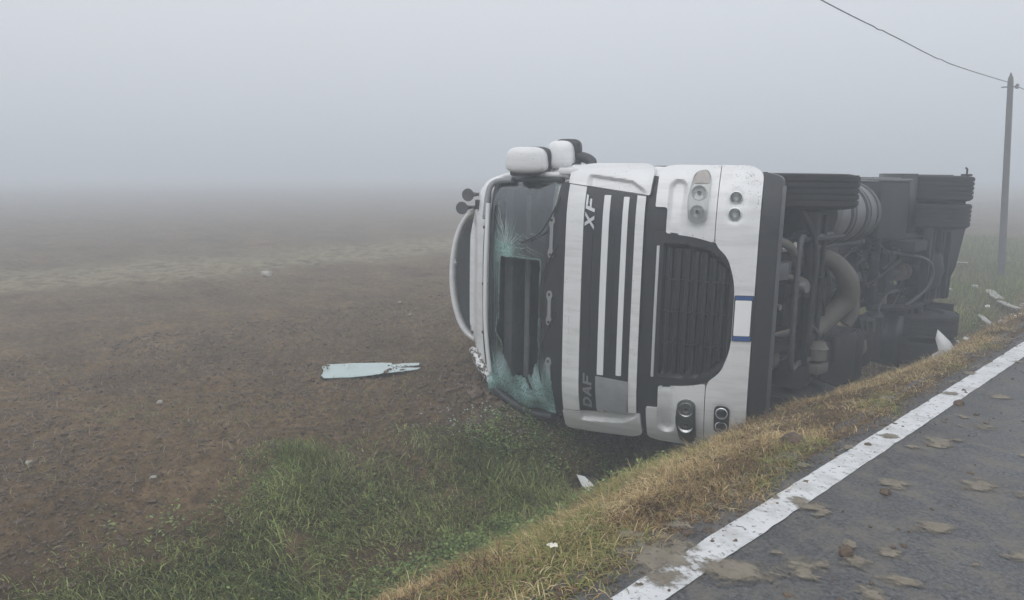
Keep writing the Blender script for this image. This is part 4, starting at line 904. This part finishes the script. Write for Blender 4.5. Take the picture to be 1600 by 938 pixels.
# dry verge grass
def dens_dry(x, y):
    d = sst(-3.5, -3.05, x) * (1 - sst(-1.90, -1.74, x + .14 * fbm(y * 1.7, x * 0, 15, 3))); p = sst(-.4, .15, fbm(x * 1.8, y * 1.2, 41, 3))
    return d * (.15 + .85 * p) * (1 - .55 * sst(5.2, 7.5, y))
x, y, a, s, tn = tufted(13000, -3.55, -1.74, 1.2, 9.5, dens_dry, 13, .045); n = len(x)
green = np.exp(-(((x + 2.85) / .28) ** 2 + ((y - 4.1) / .55) ** 2)) + .8 * np.exp(-(((x + 2.15) / .14) ** 2 + ((y - 2.05) / .25) ** 2)) + .8 * sst(.12, .45, fbm(x * 2.2, y * 1.6, 8, 2))
tone = np.clip(.44 + .5 * fbm(x * 2.5, y * 2.0, 81, 3) + tn * .8 + rng.normal(0, .16, n), 0, .86); g = rng.uniform(0, 1, n) < .05 + .7 * np.clip(green, 0, 1); tone[g] = rng.uniform(.88, 1., g.sum())
blades('dry_grass', x, y, rng.uniform(.04, .14, n) * s * (.75 + .6 * sst(-2.6, -3.0, x)), rng.uniform(.003, .0065, n), a, np.clip(rng.normal(.95, .14, n), .3, 1.0), tone, 'dry_blades', 'matted golden dry grass along the road verge')
x, y, a, s, tn = tufted(5200, -4.2, -1.96, 9.0, 26, lambda x, y: (1 - sst(-2.3, -2.0, x)) * .55 * sst(-.3, .3, fbm(x * 1.2, y * .9, 23, 2)), 10, .07); n = len(x)
blades('far_dry_grass', x, y, rng.uniform(.05, .15, n) * s, rng.uniform(.005, .009, n), a, np.clip(rng.normal(.75, .2, n), .1, 1.0), np.clip(.40 + tn + rng.normal(0, .2, n), 0, 1), 'dry_blades', 'brown trampled grass on the far verge')
# long pale stalks lying about
x = np.concatenate([rng.uniform(-3.3, -1.85, 1200), rng.uniform(-10, -4.2, 16000)]); y = np.concatenate([rng.uniform(1.3, 9.5, 1200), rng.uniform(.2, 10, 16000)]); k = ~under_truck(x, y); x, y = x[k], y[k]; n = len(x)
blades('straw', x, y, rng.uniform(.03, .16, n), rng.uniform(.002, .0045, n), rng.uniform(0, 6.28, n), np.full(n, 1.0), rng.uniform(0, 1, n), 'straw_pale', 'pale straw bits lying on soil and verge', .02)
# broad-leaved weeds in the ditch bank
def leaves(name, x, y, h, sz, tone, m, label):
    n = len(x); z = ground_h(x, y) + h; az = rng.uniform(0, 6.28, n); tl = rng.uniform(-.5, .7, n)
    d = np.stack([np.cos(az) * np.cos(tl), np.sin(az) * np.cos(tl), np.sin(tl)], -1); p = np.stack([-np.sin(az), np.cos(az), rng.uniform(-.4, .4, n)], -1); c = np.stack([x, y, z], -1); s_ = sz[:, None]
    up = np.array([0, 0, 1.])
    V = np.stack([c, c + d * s_ * .35 + p * s_ * .32 + up * s_ * .08, c + d * s_ * .75 + p * s_ * .27, c + d * s_, c + d * s_ * .75 - p * s_ * .27, c + d * s_ * .35 - p * s_ * .32 + up * s_ * .08], 1)
    tri = np.array([[0, 1, 2], [0, 2, 3], [0, 3, 4], [0, 4, 5]]); F = (np.arange(n)[:, None, None] * 6 + tri[None]).reshape(-1, 3)
    me = bpy.data.meshes.new(name); raw_mesh(me, V.reshape(-1, 3), F); at = me.attributes.new('tone', 'FLOAT', 'POINT'); at.data.foreach_set('value', np.repeat(np.clip(tone, 0, 1), 6).astype(np.float32))
    return tag(link(bpy.data.objects.new(name, me), None, [m]), label, None, None, 'stuff')
def dens_weed(x, y): return sst(-5.4, -4.6, x) * (1 - sst(-3.3, -3.05, x)) * sst(1.6, 3.0, y + .8 * fbm(x, y, 3, 2)) * sst(-.3, .25, fbm(x * 1.3, y * 1.3, 66, 3)) * ~under_truck(x, y) * (1 - .97 * np.exp(-(((x + 3.85) / .86) ** 8 + ((y - 6.15) / 1.22) ** 8)))
x, y, a, s, tn = tufted(7500, -5.6, -3.0, 1.0, 6.6, dens_weed, 20, .055); n = len(x)
leaves('weeds', x, y, rng.uniform(.02, .15, n) * s, rng.uniform(.014, .034, n), .55 + tn + rng.normal(0, .2, n), 'weed_leaves', 'broad-leaved green weeds on the ditch bank')
# soil clods
def lumps(name, x, y, z, sz, m, label, flat=.7, kind='stuff'):
    bm = bmesh.new(); bmesh.ops.create_icosphere(bm, subdivisions=1, radius=1); bv = np.array([v.co[:] for v in bm.verts]); bf = np.array([[v.index for v in f.verts] for f in bm.faces]); bm.free()
    n = len(x); V = bv[None] * (1 + rng.uniform(-.35, .35, (n, len(bv), 1))); q = rng.uniform(0, 6.28, n); cs, sn = np.cos(q)[:, None], np.sin(q)[:, None]
    st = rng.uniform(.7, 1.4, (n, 3)); V = V * st[:, None]; vx = V[..., 0] * cs - V[..., 1] * sn; vy = V[..., 0] * sn + V[..., 1] * cs
    V = np.stack([vx, vy, V[..., 2] * flat], -1) * sz[:, None, None] + np.stack([x, y, z], -1)[:, None]
    F = (np.arange(n)[:, None, None] * len(bv) + bf[None]).reshape(-1, 3); me = bpy.data.meshes.new(name); raw_mesh(me, V.reshape(-1, 3), F); me.shade_flat()
    return tag(link(bpy.data.objects.new(name, me), None, [m]), label, None, None, kind)
x, y = scatter(60000, -11, -4.4, .2, 10.5, lambda x, y: sst(-4.6, -5.4, x) * (.25 + .75 * sst(-.2, .4, fbm(x * .8, y * .8, 6, 3)))); n = len(x)
lumps('soil_clods', x, y, ground_h(x, y) + .002, np.minimum(np.exp(rng.normal(-4.75, .5, n)), .024), 'clod_earth', 'brown clods scattered over the tilled field')
x = np.concatenate([rng.normal(-1.84, .08, 3000), rng.uniform(-1.9, -1.0, 260)]); y = np.concatenate([rng.uniform(1.2, 14, 3000), rng.uniform(1.5, 12, 260)]); n = len(x)
lumps('verge_crumbs', x, y, np.maximum(ground_h(x, y), np.where(x > -1.9, .0, -1)) + .002, np.exp(rng.normal(-5.1, .5, n)), 'clod_earth', 'earth crumbs along the edge of the asphalt')
# churned earth where the roof corner dug in, crumbs of glass below the windscreen, plastic crumbs on the verge
x = rng.normal(-5.55, .35, 420); y = rng.normal(5.55, .45, 420); n = len(x)
lumps('churned_earth', x, y, ground_h(x, y) + .01, np.minimum(np.exp(rng.normal(-3.7, .5, n)), .07), 'clod_earth', 'churned earth around the crushed roof corner')
x = rng.normal(-5.15, .28, 260); y = rng.normal(4.85, .28, 260); n = len(x)
mat('glass_crumb', (.45, .55, .54), .2)
lumps('glass_crumbs', x, y, ground_h(x, y) + .03, rng.uniform(.003, .008, n), 'glass_crumb', 'crumbs of teal glass below the windscreen')
x = rng.normal(-3.3, .5, 60); y = rng.uniform(10, 17, 60); n = len(x)
lumps('plastic_crumbs', x, y, ground_h(x, y) + .05, rng.uniform(.008, .028, n), 'broken_panel', 'white plastic crumbs strewn on the verge', .35)
# dried mud cakes on the lane: thin raised patches
def mud_mat():
    m = MATS['dried_mud']; t = m.node_tree; L = t.links.new; o = t.nodes['Material Output']; b = t.nodes['Principled BSDF']
    a = N(t, 'ShaderNodeAttribute', attribute_name='rim'); tcn = N(t, 'ShaderNodeTexCoord'); mp = N(t, 'ShaderNodeMapping'); mp.inputs['Rotation'].default_value = (0, 0, R(-46)); mp.inputs['Scale'].default_value = (11, 14, 10); L(tcn.outputs['Object'], mp.inputs[0])
    n = N(t, 'ShaderNodeTexNoise', i_Scale=1., i_Detail=8., i_Roughness=.75); L(mp.outputs[0], n.inputs['Vector'])
    k = N(t, 'ShaderNodeMath', operation='MULTIPLY_ADD'); k.inputs[1].default_value = 2.2; L(n.outputs[0], k.inputs[0]); L(a.outputs['Fac'], k.inputs[2])
    r = N(t, 'ShaderNodeMapRange'); r.inputs[1].default_value = 1.58; r.inputs[2].default_value = 1.95; L(k.outputs[0], r.inputs[0])
    tr = N(t, 'ShaderNodeBsdfTransparent'); ms = N(t, 'ShaderNodeMixShader'); L(r.outputs[0], ms.inputs[0]); L(b.outputs[0], ms.inputs[1]); L(tr.outputs[0], ms.inputs[2]); L(ms.outputs[0], o.inputs[0])
mud_mat()
def mud_patches(name, items, label):
    V = []; F = []; rim = []
    for (cx, cy_, L0, W0, q) in items:
        nr, na = 6, 26; o = len(V); ph = random.uniform(0, 9); L0 *= .92; W0 = max(W0 * 1.9, L0 * random.uniform(.55, .95))
        for i in range(nr + 1):
            for j in range(na):
                t = 2 * math.pi * j / na; e = 1 + .10 * math.sin(2 * t + ph) + .07 * math.sin(5 * t + 2 * ph)
                r = i / nr * e; u, v = L0 * r * math.cos(t), W0 * r * math.sin(t); hx = cx + u * math.cos(q) - v * math.sin(q); hy = cy_ + u * math.sin(q) + v * math.cos(q)
                V.append((hx, hy, .0055 + (.0025 * (1 - (i / nr) ** 2) * random.uniform(.5, 1.2) if i < nr else 0.0))); rim.append(.30 + .80 * (i / nr) ** 1.3)
        for i in range(nr):
            for j in range(na): F.append((o + i * na + j, o + i * na + (j + 1) % na, o + (i + 1) * na + (j + 1) % na, o + (i + 1) * na + j))
    me = bpy.data.meshes.new(name); me.from_pydata(V, [], F); finish(me, 70); at = me.attributes.new('rim', 'FLOAT', 'POINT'); at.data.foreach_set('value', np.array(rim, np.float32))
    return tag(link(bpy.data.objects.new(name, me), None, ['dried_mud']), label, None, None, 'stuff')
VD = R(45)       # patches stretched across the view: tyre and boot smears
items = [(-1.53, 3.55, .11, .07, VD), (-1.76, 2.62, .30, .07, VD), (-1.45, 2.72, .26, .07, VD), (-1.62, 2.45, .16, .06, VD), (-1.0, 3.75, .14, .05, VD), (-1.32, 4.15, .13, .06, VD), (-.98, 4.45, .17, .06, VD), (-.75, 4.5, .13, .05, VD), (-1.35, 5.0, .16, .07, VD + .3), (-.9, 5.6, .12, .06, VD), (-.45, 4.55, .12, .06, VD), (-.62, 3.72, .15, .045, VD), (-1.06, 3.35, .10, .035, VD), (-1.25, 2.95, .16, .045, VD), (-.35, 3.75, .2, .05, VD), (-1.6, 4.9, .10, .03, VD), (-1.63, 6.2, .10, .04, VD), (-1.62, 2.0, .22, .06, VD), (-1.45, 2.15, .14, .05, VD), (-.5, 6.2, .12, .05, VD), (-1.1, 6.8, .14, .04, VD), (-.8, 2.9, .16, .05, VD), (-1.2, 2.5, .12, .04, VD)]
for k in range(150): items.append((random.uniform(-1.5, 1.2), random.uniform(2.2, 10.5), random.uniform(.03, .13), random.uniform(.012, .035), VD + random.uniform(-.3, .3)))
for k in range(26): items.append((random.uniform(-1.95, -1.7), random.uniform(1.6, 9.5), random.uniform(.05, .14), random.uniform(.02, .05), VD + random.uniform(-.5, .9)))
mud_patches('mud_cakes', items, 'tan dried mud cakes and smears on the asphalt')
# ------------------------------------------------------------------ pole and overhead cable
PB = Vector((-4.70, 21.1, float(ground_h(np.array([-4.70]), np.array([21.1]))[0]) - .1)); PH = 4.86
lean = Vector((-.20, -.21, 0))
pole = bpy.data.objects.new('utility_pole', None); col.objects.link(pole); pole.location = PB
tag(pole, 'slim grey utility pole with a pointed top standing in the fog behind the truck', 'pole')
bm = bmesh.new(); rows = []
for t, r in ((0, .082), (.5, .072), (.955, .062), (.975, .052), (1.0, .006)):
    c = lean * t + Vector((0, 0, PH * t)); rows.append([bm.verts.new(c + Vector((r * math.cos(q), r * math.sin(q), 0))) for q in [math.pi / 4 * k + .39 for k in range(8)]])
for a, b in zip(rows, rows[1:]):
    for j in range(8): bm.faces.new([a[j], a[(j + 1) % 8], b[(j + 1) % 8], b[j]])
bm.faces.new(rows[-1]); bm_obj('shaft', bm, 'concrete_pole', pole, 25)
top = lean * .94 + Vector((0, 0, PH * .935))
cr_ = Vector((.70, .714, 0))
tube('cross_pin', [top - cr_ * .20 + Vector((0, 0, -.02)), top + cr_ * .16], .016, 'grey_metal', pole, 8)
lathe('insulator', [(-.05, .02), (-.03, .045), (.0, .03), (.03, .045), (.06, .02), (.06, 0)], 'grey_metal', pole, tuple(top + cr_ * .16), 'Z', 12)
A = PB + top + cr_ * .02 + Vector((0, 0, .07))
ctrl = [A, Vector((-4.85, 16.3, 3.66)), Vector((-4.9, 13.6, 3.83)), Vector((-4.92, 10.8, 4.0)), Vector((-4.95, 5, 4.45)), Vector((-5.0, -4, 5.3)), Vector((-5.0, -16, 6.2))]
path = spline(ctrl, 14)
path = [p + Vector((0, 0, .012 * math.sin(i * 1.7) * math.exp(-((i - 16) / 1.6) ** 2) + .014 * math.sin(i * 2.1) * math.exp(-((i - 32) / 1.5) ** 2))) for i, p in enumerate(path)]
w1 = tube('overhead_cable', path, .0085, 'cable_black', None, 6); tag(w1, 'thin dark cable sagging down from the top of the picture to the pole', 'cable')
B = PB + top + cr_ * .17
w2 = tube('overhead_cable', spline([B, B + Vector((.05, 6, -.22)), B + Vector((.1, 16, -.45)), B + Vector((.2, 34, -.2)), B + Vector((.2, 60, .3))], 6), .0085, 'cable_black', None, 6)
tag(w2, 'short stretch of cable leaving the pole towards the right edge', 'cable')

# ------------------------------------------------------------------ debris
def gz(x, y): return float(ground_h(np.array([x]), np.array([y]))[0])
def slab(name, pts, z, th, m, label, cat, tilt=None, group=None, rag=0., holes=0):
    """flat broken piece: outline in metres about its centre"""
    bm = bmesh.new(); c = Vector((sum(p[0] for p in pts) / len(pts), sum(p[1] for p in pts) / len(pts), 0)); out = []
    for i in range(len(pts)):
        a = Vector((*pts[i], 0)); b = Vector((*pts[(i + 1) % len(pts)], 0)); k = max(1, int((b - a).length / .04))
        for j in range(k): out.append(a.lerp(b, j / k) + Vector((random.uniform(-rag, rag), random.uniform(-rag, rag), 0)) * (1 if rag else 0))
    f = bm.faces.new([bm.verts.new(p - c) for p in out]); bmesh.ops.triangulate(bm, faces=[f]); g = bmesh.ops.extrude_face_region(bm, geom=bm.faces[:])
    for v in g['geom']:
        if isinstance(v, bmesh.types.BMVert): v.co.z += th
    o = bm_obj(name, bm, m, None, 30); o.location = (c.x, c.y, z)
    if tilt: o.rotation_euler = tilt
    return tag(o, label, cat, group)
# windscreen pane on the field
m = mat('pane_glass', (.33, .45, .43), .12, var=.05, vscale=5, dirt=(.10, .08, .06), dirt_amt=.0, dscale=9, coat=1.)
rgt = Vector((math.cos(R(CAM_YAW)), math.sin(R(CAM_YAW)))); fwd = Vector((-math.sin(R(CAM_YAW)), math.cos(R(CAM_YAW))))
pc = Vector((-7.12, 4.66)); outl = [(-.62, .19), (-.58, .10), (-.53, .02), (-.50, -.13), (-.44, -.20), (-.1, -.19), (.12, -.15), (.22, -.11), (.25, -.05), (.28, -.10), (.62, -.02), (.66, .03), (.40, .045), (.30, .05), (.42, .075), (.62, .11), (.62, .18), (.40, .17), (.28, .14), (.26, .20), (-.2, .22)]
pane = slab('glass_pane', [tuple(pc + rgt * a * .93 + fwd * b * 1.5) for a, b in outl], gz(pc.x, pc.y) + .045, .006, 'pane_glass', 'pale blue pane of broken glass lying flat on the brown field', 'glass', (R(1.2), R(-.8), 0), rag=.007)
aa = np.concatenate([rng.uniform(.22, .66, 46), rng.uniform(-.62, -.44, 22)]); bb = np.concatenate([rng.uniform(-.08, .12, 46), rng.uniform(.0, .2, 22)])
lumps('pane_crumbs', pc.x + rgt.x * aa + fwd.x * bb * 1.45, pc.y + rgt.y * aa + fwd.y * bb * 1.45, np.full(len(aa), gz(pc.x, pc.y) + .056), np.exp(rng.normal(-4.7, .4, len(aa))), 'clod_earth', 'soil crumbs fallen on the glass pane')
def rock(name, x, y, r, m, label, cat, flat=.6, dz=0., sub=2):
    bm = bmesh.new(); bmesh.ops.create_icosphere(bm, subdivisions=sub, radius=r); sd_ = random.uniform(0, 50)
    for v in bm.verts:
        n = .25 * math.sin(9 * v.co.x / r * .4 + sd_) + .22 * math.sin(7 * v.co.y / r * .5 + 2 * sd_) + random.uniform(-.35, .35); v.co *= 1 + n * .6; v.co.z *= flat
    o = bm_obj(name, bm, m, None, 12); o.location = (x, y, gz(x, y) + r * flat * .4 + dz if x < -1.95 else r * flat * .5); return tag(o, label, cat)
rock('pale_stone', -15.69, 7.78, .12, 'stone_pale', 'big pale lump lying far out on the field beside the grassy strip', 'stone', .6, .03)
rock('pale_stone', -7.49, 2.53, 0.027, 'stone_pale', 'small pale stone on the field nearest the glass pane', 'stone', .7, .02)
rock('pale_stone', -6.59, 1.23, 0.022, 'stone_pale', 'small pale stone at the far left of the field', 'stone', .8, .02)
rock('pale_stone', -5.65, 1.82, 0.022, 'stone_pale', 'small pale stone just above the long green grass at left', 'stone', .6, .02)
rock('pale_stone', -10.53, 7.61, 0.030, 'stone_pale', 'small pale stone left of the truck roof, the upper of two', 'stone', .7, .02)
rock('pale_stone', -9.62, 7.14, 0.030, 'stone_pale', 'small pale stone left of the truck roof, the lower of two', 'stone', .6, .02)
rock('mud_clod', -1.18, 3.20, .034, 'clod_earth', 'largest dark clod lying in the middle of the near asphalt', 'clod', .8)
rock('mud_clod', -1.50, 5.95, .034, 'clod_earth', 'dark clod just right of the white line', 'clod', .7)
rock('mud_clod', -1.30, 3.98, .026, 'clod_earth', 'small dark clod stuck to a tan mud cake on the asphalt', 'clod', .8)
rock('mud_clod', -2.0, 4.42, .07, 'clod_earth', 'dark earth lump at the asphalt edge in front of the bumper', 'clod', .6)
# torn bodywork beside the far wheels
def panel3(name, P, th, m, label, cat):
    """bent sheet through world points (fan), given thickness"""
    bm = bmesh.new(); c = sum((Vector(p) for p in P), Vector()) / len(P); v = [bm.verts.new(Vector(p) - c) for p in P]; mid = bm.verts.new((.02, .01, .01))
    for i in range(len(v)): bm.faces.new([v[i], v[(i + 1) % len(v)], mid])
    o = bm_obj(name, bm, m, None, 30); o.location = c; md = o.modifiers.new('thickness', 'SOLIDIFY'); md.thickness = th; return tag(o, label, cat)
g0 = gz(-2.3, 8.4) - .05
panel3('torn_panel', [(-2.36, 8.30, g0 - .02), (-2.20, 8.44, g0 + .0), (-2.19, 8.47, g0 + .09), (-2.26, 8.42, g0 + .22), (-2.36, 8.34, g0 + .34), (-2.37, 8.33, g0 + .24), (-2.33, 8.34, g0 + .12), (-2.38, 8.30, g0 + .08)], .006, 'broken_panel', 'white torn shark-fin piece of bodywork standing beside the rear wheels', 'debris')
def plank(name, p, q, wd, m, label, lift=.03, th=.02):
    a = Vector((*p, gz(*p) + lift)); b = Vector((*q, gz(*q) + lift)); d = (b - a); n = Vector((-d.y, d.x, 0)).normalized() * wd / 2; k = 6; bm = bmesh.new(); rows = []
    for i in range(k + 1):
        t = i / k; c = d * t + Vector((0, 0, random.uniform(-.006, .012))); ww = 1 + random.uniform(-.2, .15) - .35 * (i in (0, k)); rows.append([bm.verts.new(c - n * ww), bm.verts.new(c + n * ww), bm.verts.new(c + n * ww * .9 + Vector((0, 0, th))), bm.verts.new(c - n * ww * .9 + Vector((0, 0, th)))])
    for r0, r1 in zip(rows, rows[1:]):
        for j in range(4): bm.faces.new([r0[j], r0[(j + 1) % 4], r1[(j + 1) % 4], r1[j]])
    bm.faces.new(rows[0]); bm.faces.new(rows[-1][::-1]); o = bm_obj(name, bm, m, None, 30); o.location = a; return tag(o, label, 'debris')
plank('broken_strip', (-4.3, 18.3), (-3.75, 16.9), .20, 'rusty_strip', 'widest grey strip of broken trim lying on the verge below the pole', .08)
plank('broken_strip', (-3.75, 16.84), (-2.95, 14.6), .13, 'rusty_strip', 'long grey strip of broken trim nearest the right edge', .06)
plank('broken_strip', (-3.70, 15.4), (-2.85, 12.6), .08, 'rusty_strip', 'thin pale strip of broken trim just behind the torn panel', .05)
plank('broken_strip', (-4.94, 17.4), (-4.69, 17.3), .07, 'broken_panel', 'short white strip just right of the upper rear wheel stack', .08)
plank('white_stake', (-6.51, 20.43), (-5.5, 21.3), .07, 'broken_panel', 'long thin white stake lying on grass right behind the truck', .10)
rock('white_fragment', -2.84, 13.02, .05, 'broken_panel', 'white fragment nearest the road among the broken trim', 'debris', .5, .03, 1)
rock('white_fragment', -2.75, 12.7, .06, 'broken_panel', 'flat white fragment between the trim strips and the road', 'debris', .3, .04, 1)
rock('white_fragment', -4.62, 18.6, .08, 'broken_panel', 'white lump left of the widest strip below the pole', 'debris', .6, .04, 1)
rock('white_fragment', -3.8, 16.3, .06, 'broken_panel', 'white crumb just below the widest strip', 'debris', .5, .04, 1)
rock('white_fragment', -2.49, 9.87, .03, 'broken_panel', 'tiny white chip right of the rear wheels', 'debris', .6, .02, 1)
# fallen mirror in the ditch
mx_, my_ = -4.46, 5.50; mz = gz(mx_, my_)
mir = bpy.data.objects.new('broken_mirror', None); col.objects.link(mir); mir.location = (mx_, my_, mz + .12); mir.scale = (1.35, 1.35, 1.35); mir.rotation_euler = (R(-35), R(10), R(40)); tag(mir, 'broken mirror with a dark housing and bright white glass down in the ditch', 'mirror')
blob('housing', (0, 0, 0), (.30, .13, .17), 'black_plastic', mir, 2.6, -.25)
bm = bmesh.new(); f = bm.faces.new([bm.verts.new(p) for p in ((-.15, -.09, .05), (-.10, -.10, -.02), (.02, -.10, -.10), (.07, -.09, -.10), (.02, -.11, -.03), (-.09, -.10, .045))]); g = bmesh.ops.extrude_face_region(bm, geom=[f]); bmesh.ops.translate(bm, vec=(0, .012, 0), verts=[v for v in g['geom'] if isinstance(v, bmesh.types.BMVert)]); bm_obj('mirror_glass', bm, 'plate_white', mir)
# flower on the verge
fx, fy = -2.13, 2.34; fz = gz(fx, fy); fl_ = bpy.data.objects.new('white_flower', None); col.objects.link(fl_); fl_.location = (fx, fy, fz + .05); tag(fl_, 'small cream flower lying in the dry grass at the bottom', 'flower')
for k in range(6):
    q = k * 1.05 + random.uniform(-.2, .2); bm = bmesh.new(); d = Vector((math.cos(q), math.sin(q), .25)); p = Vector((-math.sin(q), math.cos(q), 0)); L0 = random.uniform(.018, .034)
    bm.faces.new([bm.verts.new(v) for v in (Vector((0, 0, 0)), d * L0 * .6 + p * .012, d * L0 + Vector((0, 0, -.006)), d * L0 * .6 - p * .012)]); bm_obj('petal', bm, 'petal', fl_)
# ------------------------------------------------------------------ fog
HD = .0208
bm = bmesh.new(); add_box(bm, (0, 105, 2.6), (516, 456, 9.2)); hz = bm_obj('haze', bm, [])
hm = bpy.data.materials.new('fog'); hm.use_nodes = True; t = hm.node_tree; t.nodes.remove(t.nodes['Principled BSDF']); pv = N(t, 'ShaderNodeVolumePrincipled')
pv.inputs['Color'].default_value = (.88, .93, .985, 1); pv.inputs['Density'].default_value = HD; pv.inputs['Anisotropy'].default_value = .2
t.links.new(pv.outputs[0], t.nodes['Material Output'].inputs['Volume']); hz.data.materials.append(hm); tag(hz, 'grey morning fog over the field', None, None, 'stuff')
